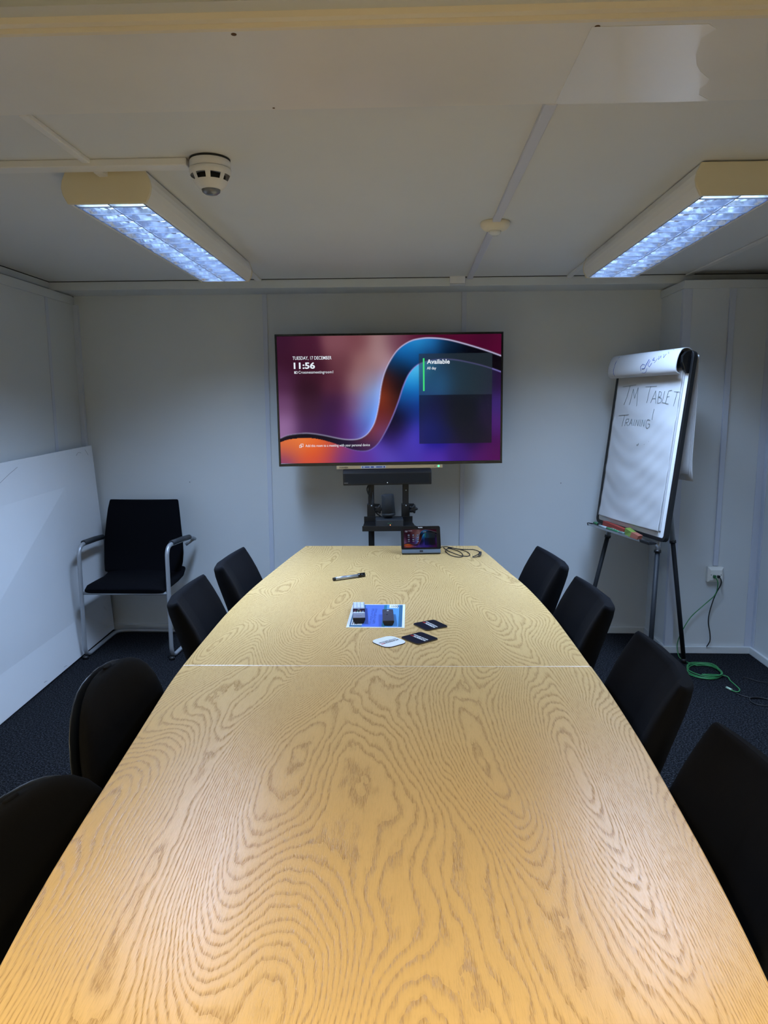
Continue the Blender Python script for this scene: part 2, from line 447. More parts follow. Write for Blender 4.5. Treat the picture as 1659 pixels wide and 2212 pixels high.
conduit(MB().box(0.925, 0.955, 3.86, 4.44, HC-0.012, HC), 'ceiling_conduit', 'conduit stub behind the far end of the right light')
tb = thing('trunking_drop', 'wide pale trunking on the cream beam side at the top of the picture', 'cable conduit', (0.288, 1.43, 2.262))
MB().box(-0.055, 0.055, -0.03, 0.0, 0.0, 0.235).build('cover', mat('lilac_plastic', (0.70, 0.66, 0.72), 0.4), tb, 0.003)
jb = thing('junction_box', 'small square junction box on the back wall boxing beside the conduit', 'junction box', (0.278, 4.417, 2.222))
MB().box(-0.046, 0.046, -0.022, 0.0, 0.012, 0.062).build('body', M_conduit, jb, 0.003)
MB().box(-0.046, 0.046, -0.022, 0.0, 0.0, 0.011).build('lid', M_trim, jb, 0.002)

t = thing('smoke_detector', 'white domed smoke detector with dark vents at the end of the trunking', 'smoke detector', (-0.622, 2.315, HC))
MB().lathe([(0.0005, 0), (0.062, 0), (0.062, -0.006)], n=48).build('base_gasket', M_dark, t)
MB().lathe([(0.059, -0.004), (0.062, -0.007), (0.063, -0.028), (0.060, -0.0285)], n=48).build('base_ring', M_conduit, t)
mb = MB(); n = 48
def sm_ring(r, h): return [(r*math.cos(2*math.pi*k/n), r*math.sin(2*math.pi*k/n), h) for k in range(n)]
mb.rings([sm_ring(0.059, -0.029), sm_ring(0.0645, -0.031), sm_ring(0.0635, -0.042), sm_ring(0.061, -0.050)], cap=False)
for k in range(n):
    if k % 6 in (0, 1):
        a0, a1 = 2*math.pi*k/n, 2*math.pi*(k+1)/n
        mb.add([(0.061*math.cos(a0), 0.061*math.sin(a0), -0.05), (0.061*math.cos(a1), 0.061*math.sin(a1), -0.05),
                (0.053*math.cos(a1), 0.053*math.sin(a1), -0.066), (0.053*math.cos(a0), 0.053*math.sin(a0), -0.066)], [(0, 1, 2, 3)], True)
mb.rings([sm_ring(0.053, -0.066), sm_ring(0.046, -0.076), sm_ring(0.036, -0.086), sm_ring(0.030, -0.090), sm_ring(0.0005, -0.090)], cap=False)
mb.build('shell', M_conduit, t)
mb = MB().lathe([(0.045, -0.048), (0.045, -0.070)], n=32)
mb.build('sensor_chamber', M_dark, t)
MB().lathe([(0.030, -0.0895), (0.027, -0.097), (0.018, -0.103), (0.0005, -0.106)], n=32).build('lens', mat('smoked_lens', (0.16, 0.17, 0.20), 0.08, coat=0.5), t)
t = thing('motion_sensor', 'small round white sensor on the middle ceiling conduit', 'sensor', (0.353, 3.135, HC))
MB().lathe([(0.0005, 0), (0.060, 0), (0.0625, -0.006), (0.060, -0.018), (0.048, -0.030), (0.030, -0.036), (0.0005, -0.036)], n=40).build('housing', M_cream2, t)
MB().lathe([(0.026, -0.035), (0.024, -0.046), (0.014, -0.053), (0.0005, -0.055)], n=28).build('lens', mat('milky_lens', (0.72, 0.72, 0.70), 0.2), t)

# ------------------------------------------------------------------ fluorescent lights
def lamp(label, cx, y0, length, col, power, zc=HC, tube_e=TUBE_E, group='louvred lights on the ceiling'):
    t = thing('fluorescent_light', label, 'ceiling light', (cx, y0, zc-0.004), group=group)
    MB().box(-0.10, 0.10, 0.06, length-0.06, -0.002, 0.004).build('mounting_plate', M_dark, t)
    H = 0.100
    prof = [(-0.130, 0.0), (-0.143, -0.030), (-0.146, -0.050), (-0.143, -0.070), (-0.128, -H), (-0.1165, -H), (-0.1165, -0.058), (0.1165, -0.058), (0.1165, -H), (0.128, -H), (0.143, -0.070), (0.146, -0.050), (0.143, -0.030), (0.130, 0.0)]
    MB().xprism(prof, 0.012, length-0.012, 'Y').build('housing', M_lampbody, t, 0.004, 2)
    cap = [(-0.131, 0.0), (-0.144, -0.028), (-0.148, -0.050), (-0.144, -0.072), (-0.129, -H-0.001), (0.129, -H-0.001), (0.144, -0.072), (0.148, -0.050), (0.144, -0.028), (0.131, 0.0)]
    for a, b in ((0.0, 0.013), (length-0.013, length)):
        MB().xprism(cap, a, b, 'Y').build('end_cap', M_cream, t, 0.003, 3)
    refl = MB().box(-0.116, 0.116, 0.014, length-0.014, -0.0605, -0.0585)
    refl.build('reflector', M_louvre, t)
    for sx in (-0.058, 0.058):
        MB().tube([(sx, 0.05, -0.068), (sx, length-0.05, -0.068)], 0.0062, 10).build('tube', mat('glowing_tube', (0.9, 0.9, 0.9), 0.3, emit=col, estr=tube_e), t)
    # parabolic cross blades and the long middle and side blades
    mb = MB()
    ed = MB(); nb = 16; y_a, y_b = 0.014, length-0.014
    mb.xprism([(-0.0015, -0.0985), (0.0015, -0.0985), (0.004, -0.072), (-0.004, -0.072)], y_a, y_b, 'Y')
    for sgn in (-1, 1):
        mb.xprism([(sgn*0.1162, -0.0995), (sgn*0.1145, -0.0995), (sgn*0.104, -0.070), (sgn*0.108, -0.070), (sgn*0.1162, -0.085)], y_a, y_b, 'Y')
    for k in range(nb+1):
        y = y_a+0.034+(y_b-y_a-0.044)*k/nb
        for x0, x1 in ((-0.115, -0.001), (0.001, 0.115)):
            xm = (x0+x1)/2; N = 8; top = []; bot = []
            R = []
            for j in range(N+1):
                x = x0+(x1-x0)*j/N; q = (x-xm)/((x1-x0)/2)
                zt = -0.085+0.013*abs(q)**1.5          # blade dips under the tube
                th = 0.0006+0.003*(abs(q)**2)
                R.append([(x, y-0.0005, -0.0985), (x, y+0.0005, -0.0985), (x, y+th, zt), (x, y-th, zt)])
            mb.rings(R, smooth=False)
        for x0, x1 in ((-0.115, -0.001), (0.001, 0.115)):
            ed.box(x0, x1, y-0.0014, y+0.0014, -0.1010, -0.0976)
    mb.build('louvre', M_louvre, t)
    ed.box(-0.0017, 0.0017, y_a, y_b, -0.1010, -0.0976)
    ed.build('louvre_edges', M_ledge, t)
    ld = bpy.data.lights.new('lamp_glow', 'AREA'); ld.shape = 'RECTANGLE'; ld.size = 0.225; ld.size_y = length-0.06
    ld.energy = power; ld.color = col; ld.spread = math.radians(132)
    lo = bpy.data.objects.new('lamp_glow', ld); sc.collection.objects.link(lo); lo.parent = t
    lo.location = (0, length/2, -0.064)
    return t
lamp('louvred fluorescent ceiling light on the left, beside the smoke detector', -0.985, 2.387, 1.49, COOL, LAMP_W)
lamp('louvred fluorescent ceiling light on the right, cut by the frame edge', 1.045, 2.403, 1.49, COOL, LAMP_W)
# the near half of the room, behind the camera, has its own pair of older, warmer fittings
lamp('warm louvred light behind the camera on the left', -0.985, -1.55, 1.49, WARM, BACK_W, 2.50)
lamp('warm louvred light behind the camera on the right', 1.045, -1.55, 1.49, WARM, BACK_W, 2.50)

# ------------------------------------------------------------------ meeting table, two halves
TABLE_M = Matrix.Translation((-0.077, 2.078, 0)) @ Matrix.Rotation(math.radians(0.9), 4, 'Z')
def smooth_outline(pts, k=6): return [(p.x, p.y) for p in catmull([(x, y, 0) for x, y in pts], k)]
def table_half(label, left, right, m_, legs):
    t = thing('meeting_table', label, 'table', M=TABLE_M, group='oak meeting table halves')
    L = smooth_outline([(-w_, s) for s, w_ in left]); R = smooth_outline([(w_, s) for s, w_ in right])
    outl = R+list(reversed(L))
    if outl[0][1] > outl[len(R)-1][1]: outl = list(reversed(outl))
    MB().prism(outl, 0.706, 0.73).build('table_top', m_, t, 0.0025, 2)
    MB().prism([(x*1.0008, y*1.0004+(0.0004 if y > 0 else -0.0004)) for x, y in outl], 0.7065, 0.7275).build('edge_band', mat('edge_band', (0.33, 0.27, 0.20), 0.4), t)
    for y in legs:
        mb = MB().box(-0.30, -0.24, y-0.02, y+0.02, 0.03, 0.69).box(0.24, 0.30, y-0.02, y+0.02, 0.03, 0.69)
        mb.box(-0.36, 0.36, y-0.03, y+0.03, 0.0, 0.032).box(-0.42, 0.42, y-0.025, y+0.025, 0.68, 0.706)
        mb.build('leg_frame', M_silver, t, 0.004)
    MB().box(-0.02, 0.02, min(legs), max(legs), 0.55, 0.68).build('crossbeam', M_silver, t, 0.003)
    return t
far_l = [(0.0012, .625), (.30, .6255), (.58, .622), (.95, .600), (1.30, .563), (1.60, .528), (1.876, .490)]
near_l = [(-0.0012, .6245), (-.167, .618), (-.508, .592), (-.80, .570), (-.998, .553), (-1.184, .529), (-1.5, .480), (-1.876, .41)]
near_r = [(-0.0012, .627), (-.20, .625), (-.509, .613), (-.80, .593), (-.998, .576), (-1.195, .552), (-1.5, .505), (-1.876, .44)]
table_half('far half of the oak boat-shaped table, carrying the tablet and coasters', far_l, [(s, w_-(0.006 if s > 1 else 0)) for s, w_ in far_l], oak('oak_far', (3.1, 7.3, 1.0), 88), (0.35, 1.45))
table_half('near half of the oak boat-shaped table, nearest the camera and bare', near_l, near_r, oak('oak_near', (12.6, 4.4, 2.0), 84), (-0.35, -1.45))
MB_seam = MB().box(-0.6235, 0.6255, -0.0013, 0.0013, 0.712, 0.7292)
o = MB_seam.build('table_joint', mat('pale_joint', (0.75, 0.70, 0.62), 0.4)); o.matrix_world = TABLE_M
tag(o, 'thin pale joint strip between the two table halves', 'joint strip')

# ------------------------------------------------------------------ padded conference chairs
def conference_chair(label):
    t = thing('conference_chair', label, 'chair', group='padded black conference chairs at the table')
    path = [(-0.160, 0.45), (-0.148, 0.50), (-0.128, 0.56), (-0.108, 0.62), (-0.086, 0.68), (-0.064, 0.735), (-0.046, 0.775), (-0.032, 0.805), (-0.024, 0.824)]
    wd = [0.45, 0.455, 0.455, 0.455, 0.45, 0.445, 0.44, 0.435, 0.43]
    th = [0.078, 0.082, 0.084, 0.082, 0.078, 0.072, 0.064, 0.055, 0.046]
    sg = [0.030]*9
    pad(MB(), path, wd, th, [0.060]*9, pw=7).build('backrest', M_fabric, t)
    sp = [(-0.14, 0.440), (-0.20, 0.436), (-0.30, 0.438), (-0.42, 0.445), (-0.50, 0.445), (-0.545, 0.436)]
    pad(MB(), sp, [0.44, 0.46, 0.475, 0.48, 0.475, 0.46], [0.06, 0.07, 0.075, 0.075, 0.068, 0.05], [0.0]*6, pw=7).build('seat', M_fabric, t)
    for sx in (-1, 1):
        MB().tube([(sx*0.19, -0.13, 0.405), (sx*0.205, -0.06, 0.20), (sx*0.215, -0.01, 0.006)], 0.0125, 10).build('leg', M_silver, t)
        MB().tube([(sx*0.19, -0.47, 0.405), (sx*0.20, -0.50, 0.20), (sx*0.21, -0.52, 0.006)], 0.0125, 10).build('leg', M_silver, t)
    MB().tube([(-0.19, -0.13, 0.398), (0.19, -0.13, 0.398)], 0.011, 8).tube([(-0.19, -0.47, 0.398), (0.19, -0.47, 0.398)], 0.011, 8).tube(
        [(-0.19, -0.47, 0.398), (-0.19, -0.13, 0.398)], 0.011, 8).tube([(0.19, -0.47, 0.398), (0.19, -0.13, 0.398)], 0.011, 8).build('seat_frame', M_silver, t)
    return t
c0 = conference_chair('padded black chair on the right side, farthest from the camera, beside the table end')
c0.location = (0.682, 3.085, 0); c0.rotation_euler = (0, 0, math.radians(-86.5))
dup(c0, (0.715, 2.490, 0), math.radians(-90), 'padded black chair second from the far end on the right, by a flip chart leg')
dup(c0, (0.725, 1.812, 0), math.radians(-94), 'padded black chair on the right, just nearer than the table joint')
dup(c0, (0.712, 1.215, 0), math.radians(-90), 'padded black chair nearest the camera on the right side, cut by the frame')
dup(c0, (-0.858, 3.040, 0), math.radians(91), 'padded black chair on the left side, farthest from the camera, beside the table end')
dup(c0, (-0.878, 2.490, 0), math.radians(94), 'padded black chair on the left side overlapping the silver armchair leg')

# ------------------------------------------------------------------ rounded swivel chairs
def swivel_chair(label):
    t = thing('swivel_chair', label, 'chair', group='round-backed swivel chairs on the left')
    ph = [math.radians(q) for q in (-88, -76, -64, -52, -38, -24, -10, 4, 18, 32, 46, 58, 68, 76, 82, 88.3)]
    zs = [0.640+(0.210 if q > 0 else 0.185)*math.sin(q) for q in ph]
    wd = [0.475*math.cos(q)**0.72 for q in ph]
    path = [(-0.080+0.050*(max(0, z-0.455)/0.43)**1.3, z) for z in zs]
    th = [0.004+0.054*math.cos(q)**0.45 for q in ph]
    pad(MB(), path, wd, th, [0.024*(w_/0.475)**2 for w_ in wd], pw=2.6).build('backrest', M_fabric2, t)
    ph2 = ph
    z2 = [0.640+(0.203 if q > 0 else 0.185)*math.sin(q) for q in ph2]; w2 = [0.478*math.cos(q)**0.72 for q in ph2]
    pad(MB(), [(-0.080+0.050*(max(0, z-0.455)/0.43)**1.3+0.032, z) for z in z2], w2, [0.004+0.009*math.cos(q) for q in ph2], [0.024*(w_/0.475)**2 for w_ in w2], pw=3).build('back_shell', M_greyshell, t)
    sp = [(-0.09, 0.445), (-0.13, 0.44), (-0.20, 0.44), (-0.30, 0.442), (-0.42, 0.445), (-0.50, 0.44), (-0.54, 0.43)]
    pad(MB(), sp, [0.34, 0.42, 0.46, 0.48, 0.47, 0.40, 0.30], [0.05, 0.06, 0.07, 0.07, 0.07, 0.06, 0.045], [0]*7, pw=3).build('seat', M_fabric2, t)
    MB().tube([(0, -0.30, 0.40), (0, -0.30, 0.07)], 0.026, 16).build('gas_lift', M_blackp, t)
    MB().box(-0.03, 0.03, -0.28, -0.035, 0.385, 0.402).build('back_bracket', M_blackp, t)
    for k in range(5):
        a = 2*math.pi*k/5+0.4; dx, dy = math.cos(a), math.sin(a)
        l = MB().tube([(0, -0.30, 0.10), (dx*0.14, -0.30+dy*0.14, 0.085), (dx*0.225, -0.30+dy*0.225, 0.062)], 0.022, 8, r1=0.013).build('base_arm', M_blackp, t)
        MB().lathe([(0.001, -0.018), (0.026, -0.018), (0.026, 0.018), (0.001, 0.018)], (dx*0.225, -0.30+dy*0.225, 0.026), 16, axis='X').build('castor', M_blackp, l)
    return t
M_greyshell = mat('dark_shell_plastic', (0.022, 0.024, 0.027), 0.35)
s0 = swivel_chair('round-backed black chair at the left side, second from the camera')
s0.location = (-0.822, 1.735, 0); s0.rotation_euler = (0, 0, math.radians(88))
dup(s0, (-0.795, 1.235, 0), math.radians(77), 'round-backed black chair at the lower left corner, nearest the camera').scale = (1, 1, 0.92)

# ------------------------------------------------------------------ silver framed armchair
t = thing('cantilever_armchair', 'black armchair with silver tube frame and padded arms in the left corner', 'chair', (-1.713, 4.085, 0))
FX = 0.266
left = [(-FX-0.022, 0.47, 0.655), (-FX-0.020, 0.40, 0.68), (-FX, -0.005, 0.70), (-FX, -0.012, 0.014), (-FX-0.015, 0.50, 0.014), (0, 0.50, 0.014)]
right = [(-x, y, z) for x, y, z in left]
fl = round_path(left, 0.075, 8); fr_ = round_path(right, 0.075, 8)
MB().tube(fl+list(reversed(fr_))[1:], 0.0125, 14).build('frame', M_silver, t)
MB().tube([(-FX, -0.005, 0.41), (FX, -0.005, 0.41)], 0.010, 10).build('cross_tube', M_silver, t)
for sx in (-1, 1): MB().tube([(sx*(FX+0.02), 0.46, 0.655), (sx*(FX-0.03), 0.44, 0.62)], 0.010, 10).build('back_bracket', M_silver, t)
for sx in (-1, 1):
    MB().tube([(sx*(FX+0.004), 0.07, 0.703), (sx*(FX+0.012), 0.24, 0.695), (sx*(FX+0.018), 0.37, 0.684)], 0.0165, 14).build('arm_pad', M_greyp, t)
    MB().lathe([(0.001, 0.0), (0.018, 0.0), (0.018, 0.012), (0.013, 0.02)], (sx*FX, -0.01, -0.0), 14).build('foot', M_blackp, t)
bp = [(0.355, 0.470), (0.375, 0.52), (0.388, 0.58), (0.395, 0.65), (0.402, 0.72), (0.412, 0.79), (0.425, 0.86), (0.438, 0.905)]
pad(MB(), bp, [0.50, 0.515, 0.52, 0.515, 0.50, 0.485, 0.468, 0.452], [0.04]*7+[0.034], [0.018]*8, pw=9).build('backrest', M_fabric3, t).location.x = -0.018
sp = [(0.37, 0.475), (0.33, 0.447), (0.25, 0.437), (0.12, 0.437), (0.03, 0.437), (-0.005, 0.428)]
pad(MB(), sp, [0.50, 0.50, 0.495, 0.50, 0.50, 0.49], [0.04, 0.045, 0.05, 0.052, 0.05, 0.04], [0.0]*6, pw=9).build('seat', M_fabric3, t)

# ------------------------------------------------------------------ white panel leaning on the left wall
pm = MB()
A = Vector((-2.028, 4.618, 0.016)); B = Vector((-1.945, 2.30, 0.0))
At = Vector((-2.095, 4.600, 1.268)); Bt = Vector((-2.11, 2.30, 1.195))
n_ = (B-A).cross(At-A).normalized()
if n_.x > 0: n_ = -n_
T = 0.018
pm.add([A, B, Bt, At, A+n_*T, B+n_*T, Bt+n_*T, At+n_*T], [(0, 1, 2, 3), (7, 6, 5, 4), (0, 4, 5, 1), (1, 5, 6, 2), (2, 6, 7, 3), (3, 7, 4, 0)])
t = thing('white_panel', 'large white board leaning against the left wall behind the armchair', 'board')
pm.build('board', M_white, t, 0.001)
M_scuff = mat('grey_scuff', (0.07, 0.08, 0.10), 0.8)
def on_panel(u, v): return A.lerp(B, u).lerp(At.lerp(Bt, u), v) - n_*0.0012
sc_ = MB()
for (u0, v0), (u1, v1) in [((0.03, 0.955), (0.045, 0.985)), ((0.10, 0.965), (0.085, 0.978)), ((0.085, 0.978), (0.07, 0.972)), ((0.315, 0.012), (0.33, 0.017)), ((0.42, 0.018), (0.435, 0.022)), ((0.39, 0.97), (0.47, 0.92))]:
    MB().tube([on_panel(u0, v0), on_panel((u0+u1)/2, (v0+v1)/2+0.002), on_panel(u1, v1)], 0.0006, 5).build('scuff_mark', M_scuff, t)

# ------------------------------------------------------------------ screen picture shared by television and tablet
def wallpaper(nx, ny, dim=1.0, card=True):
    """returns emission colours (ny+1, nx+1, 3), linear, rows from the top"""
    u, v = np.meshgrid(np.linspace(0, 1, nx+1), np.linspace(0, 1, ny+1))
    def nrm(pts): return np.array([((x-124)/1395.0, (y-131-(1527-x)*0.0)/799.0) for x, y in pts])
    topc = nrm([(60, 795), (124, 768), (180, 748), (270, 738), (330, 741), (400, 753), (520, 779), (600, 782), (650, 766), (690, 730), (725, 665), (750, 560), (766, 450), (790, 360), (830, 280), (880, 215), (950, 170), (1020, 154), (1090, 152), (1180, 162), (1280, 187), (1400, 224), (1527, 270), (1700, 340)])
    botc = nrm([(60, 815), (124, 793), (180, 776), (270, 768), (330, 771), (400, 785), (500, 818), (580, 848), (650, 858), (700, 845), (750, 800), (800, 715), (840, 630), (875, 540), (905, 450), (940, 375), (985, 325), (1040, 298), (1120, 285), (1220, 287), (1330, 308), (1430, 335), (1527, 370), (1700, 440)])
    def cr(P, k=10): return np.array([(p.x, p.y) for p in catmull([(a, b, 0) for a, b in P], k)])
    topc, botc = cr(topc), cr(botc)
    def dist(C):
        best = np.full(u.shape, 9.0)
        for a, b in zip(C[:-1], C[1:]):
            d = b-a; L2 = (d*d).sum()+1e-12
            tt = np.clip(((u-a[0])*d[0]+(v-a[1])*0.3281*d[1]*0+(v-a[1])*d[1])/L2, 0, 1)
            dx = (u-a[0]-tt*d[0])*1.746; dy = v-a[1]-tt*d[1]
            best = np.minimum(best, dx*dx+dy*dy)
        return np.sqrt(best)
    def inside(poly):
        r = np.zeros(u.shape, bool); n = len(poly)
        for i in range(n):
            x1, y1 = poly[i]; x2, y2 = poly[(i+1) % n]
            if y1 == y2: continue
            c = ((y1 > v) != (y2 > v)) & (u < (x2-x1)*(v-y1)/(y2-y1)+x1)
            r ^= c
        return r
    rib = inside(np.vstack([topc, botc[::-1]]))
    above = inside(np.vstack([topc, [(1.4, -1), (-0.4, -1)]])) & ~rib
    def idw(ctrl, p=2.6):
        W = np.zeros(u.shape); Cc = np.zeros(u.shape+(3,))
        for x, y, r, g, b in ctrl:
            X, Y = (x-124)/1395.0, (y-131)/799.0
            d2 = ((u-X)*1.746)**2+(v-Y)**2+0.0015
            w_ = np.exp(-d2/(2*0.072**2))+1e-5*d2**(-1.5); W += w_
            c = np.array((r, g, b))/255.0; Cc += w_[..., None]*c
        return (Cc/W[..., None])**2.2
    a_ = idw([(140, 160, 60, 24, 48), (300, 200, 72, 30, 52), (500, 180, 130, 80, 90), (640, 170, 120, 70, 78), (760, 170, 165, 130, 130), (860, 160, 120, 80, 95),
              (200, 300, 60, 24, 45), (350, 330, 66, 28, 45), (520, 300, 105, 60, 70), (660, 300, 150, 105, 105), (760, 260, 170, 135, 140), (150, 420, 78, 40, 70), (300, 450, 50, 22, 38), (480, 430, 88, 44, 60), (620, 430, 150, 110, 115), (720, 400, 150, 130, 150),
              (150, 560, 110, 70, 110), (300, 580, 62, 32, 55), (480, 560, 60, 30, 66), (600, 560, 120, 80, 120), (690, 560, 130, 150, 220), (720, 620, 90, 150, 240), (160, 680, 150, 110, 160), (300, 690, 70, 38, 80), (450, 700, 60, 30, 80), (560, 710, 90, 40, 110), (640, 700, 95, 110, 200), (740, 480, 130, 170, 235),
              (1000, 135, 84, 22, 50), (1200, 140, 80, 14, 46), (1400, 150, 70, 12, 44), (1500, 200, 84, 14, 50), (900, 170, 100, 50, 70), (1300, 170, 84, 14, 50)])
    r_ = idw([(900, 230, 30, 130, 215), (1000, 180, 50, 165, 235), (1080, 190, 40, 130, 210), (960, 260, 15, 80, 150), (1180, 200, 12, 45, 75), (1060, 250, 8, 25, 60), (1200, 250, 8, 14, 26), (1350, 240, 10, 12, 22), (1450, 290, 16, 10, 20), (850, 300, 20, 60, 105), (900, 340, 10, 22, 40),
              (830, 400, 26, 18, 30), (790, 420, 130, 50, 30), (870, 460, 14, 12, 22), (780, 520, 165, 70, 40), (800, 580, 120, 45, 30), (850, 560, 30, 18, 30), (745, 640, 120, 42, 26), (780, 660, 90, 40, 70), (720, 720, 160, 64, 40), (760, 740, 90, 70, 170), (680, 780, 120, 46, 40), (700, 820, 40, 36, 110), (620, 810, 46, 30, 70), (540, 800, 30, 22, 50), (400, 765, 24, 16, 34), (250, 752, 22, 14, 30), (140, 776, 30, 18, 34)])
    b_ = idw([(170, 800, 235, 120, 60), (260, 790, 250, 140, 70), (360, 800, 240, 110, 50), (200, 850, 215, 95, 60), (320, 860, 235, 90, 30), (440, 840, 200, 76, 60), (160, 910, 120, 60, 120), (300, 915, 210, 80, 70), (400, 920, 190, 70, 80), (520, 860, 130, 60, 120), (520, 920, 110, 50, 130), (640, 890, 100, 55, 150), (640, 925, 90, 50, 150),
              (740, 860, 90, 70, 190), (800, 900, 85, 70, 180), (950, 880, 70, 55, 170), (1100, 900, 80, 50, 170), (1250, 880, 60, 30, 120), (1400, 890, 78, 25, 100), (1490, 900, 84, 16, 84), (1490, 830, 70, 18, 80), (1490, 700, 74, 34, 110), (1500, 560, 60, 40, 110), (1500, 430, 44, 20, 60),
              (820, 760, 40, 20, 80), (860, 720, 14, 8, 24), (900, 640, 10, 8, 20), (880, 800, 70, 55, 170), (960, 780, 80, 66, 200), (980, 700, 60, 60, 190), (950, 600, 20, 40, 110), (930, 520, 12, 80, 150), (960, 430, 40, 160, 235), (990, 350, 90, 200, 250), (990, 500, 20, 100, 190), (990, 600, 15, 60, 150),
              (1100, 420, 10, 70, 110), (1100, 600, 10, 20, 110), (1100, 780, 15, 15, 130), (1250, 600, 10, 20, 50), (1350, 780, 25, 15, 60), (1250, 420, 20, 60, 80), (1400, 420, 30, 50, 62)])
    col = np.where(rib[..., None], r_, np.where(above[..., None], a_, b_))
    dt, db = dist(topc), dist(botc)
    lw = 0.0048
    hl = np.array(srgb(205, 200, 238)[:3])
    k = np.exp(-(dt/lw)**2)*np.clip(0.35+1.2*np.clip(u-0.2, 0, 1), 0, 0.95)
    k = k*np.where(u > 0.1, 1, 0.7)
    col = col*(1-k[..., None])+hl*k[..., None]
    hb = np.array(srgb(150, 140, 225)[:3])
    k = np.exp(-(db/lw)**2)*np.clip((u-0.25)*2.2, 0, 0.65)
    col = col*(1-k[..., None])+hb*k[..., None]
    g = np.exp(-(dt/0.035)**2)*np.exp(-((u-0.42)/0.05)**2)*(~rib)*0.35
    col = col+g[..., None]*np.array(srgb(110, 150, 240)[:3])
    if card:
        U0, U1, V0, V1 = (1003-124)/1395, (1463-124)/1395, (247-131)/799, (818-131)/799
        ins = (u > U0) & (u < U1) & (v > V0) & (v < V1)
        top = ins & (v < (507-131)/799)
        tint = np.array(srgb(44, 56, 66)[:3])
        soft = 0.30*col+0.55*tint
        glow = np.exp(-(((u-0.72)/0.06)**2+((v-0.40)/0.16)**2))[..., None]*np.array(srgb(8, 62, 100)[:3])*0.8
        low = 0.16*col+0.5*np.array(srgb(26, 30, 40)[:3])+np.exp(-(((u-0.68)/0.07)**2+((v-0.78)/0.2)**2))[..., None]*np.array(srgb(0, 10, 80)[:3])*0.8
        col = np.where(top[..., None], soft+glow, np.where(ins[..., None], low, col))
        gl = ins & (abs(u-(1033-124)/1395) < 0.0030) & (v > (277-131)/799) & (v < (482-131)/799)
        col = np.where(gl[..., None], np.array(srgb(70, 235, 130)[:3]), col)
    return col*dim

def screen_mesh(name, w_, h_, nx, ny, dim, strength, parent, M, m_name):
    me = bpy.data.meshes.new(name)
    xs = np.linspace(0, w_, nx+1); zs = np.linspace(h_, 0, ny+1)
    X, Z = np.meshgrid(xs, zs); V = np.stack([X, np.zeros_like(X), Z], -1).reshape(-1, 3)
    idx = np.arange((nx+1)*(ny+1)).reshape(ny+1, nx+1)
    F = np.stack([idx[1:, :-1], idx[1:, 1:], idx[:-1, 1:], idx[:-1, :-1]], -1).reshape(-1, 4)
    me.from_pydata(V.tolist(), [], F.tolist())
    col = wallpaper(nx, ny, dim).reshape(-1, 3)
    at = me.color_attributes.new('picture', 'FLOAT_COLOR', 'POINT')
    at.data.foreach_set('color', np.concatenate([col, np.ones((len(col), 1))], 1).astype(np.float32).ravel())
    M_ = mat(m_name, (0.001, 0.001, 0.001), 0.18, spec=0.15)
    nt = M_.node_tree; P = nt.nodes['Principled BSDF']
    a = nt.nodes.new('ShaderNodeAttribute'); a.attribute_name = 'picture'
    nt.links.new(a.outputs['Color'], P.inputs['Emission Color']); P.inputs['Emission Strength'].default_value = strength
    me.materials.append(M_)
    o = bpy.data.objects.new(name, me); sc.collection.objects.link(o); o.parent = parent; o.matrix_local = M
    return o

# ------------------------------------------------------------------ television on its stand
TX = Vector((1.366, 0.080, 0.012)).normalized()
TVM = frame((-0.803, 4.300, 1.1515), TX, (0, 0, 1))        # local x along the screen, y up, z toward the viewer
TVM = TVM @ Matrix.Rotation(math.radians(-90), 4, 'X')      # local x along, y away from viewer, z up
TVM = frame((-0.803, 4.300, 1.1515), TX, Vector((0, 0, 1)).cross(TX))
TW, TH = 1.366, 0.787
tv = thing('television', 'large flat television showing a swirling purple and blue home screen', 'television', M=TVM)
b_ = 0.0125
mb = MB().box(0, TW, -0.002, 0.012, 0, b_+0.006).box(0, TW, -0.002, 0.012, TH-b_, TH).box(0, b_, -0.002, 0.012, b_, TH-b_).box(TW-b_, TW, -0.002, 0.012, b_, TH-b_)
mb.build('bezel', M_blackg, tv, 0.0015)
MB().box(0.002, TW-0.002, 0.006, 0.035, 0.002, TH-0.002).box(0.25, TW-0.25, 0.034, 0.038, 0.05, 0.5).build('back_case', M_blackp, tv, 0.004)
SW, SH = TW-2*b_, TH-2*b_-0.006
scr = screen_mesh('screen', SW, SH, 440, 250, 0.88, 1.0, tv, Matrix.Translation((b_, 0.0, b_+0.006)), 'television_picture')
def tv_text(s, px, py, size, bold, width, name='screen_text', m_=M_txt):
    X = (px-124)/1395.0*SW; Z = (1-(py-131)/799.0)*SH
    return text(name, s, size, Matrix.Translation((X, -0.0012, Z)) @ Matrix.Rotation(math.pi/2, 4, 'X'), m_, scr, bold, 'LEFT', width)
k_ = SW/1395.0
tv_text('TUESDAY, 17 DECEMBER', 218, 276, 0.0285, 0.0001, 242*k_)
clk = tv_text('11:56', 224, 331, 0.050, 0.0015, 132*k_)
hh = max(v.co.y for v in clk.data.vertices)
xs_ = sorted(v.co.x for v in clk.data.vertices if v.co.y > hh*0.9)
clk_one2 = min(x for x in xs_ if x > 0.012)+0.002
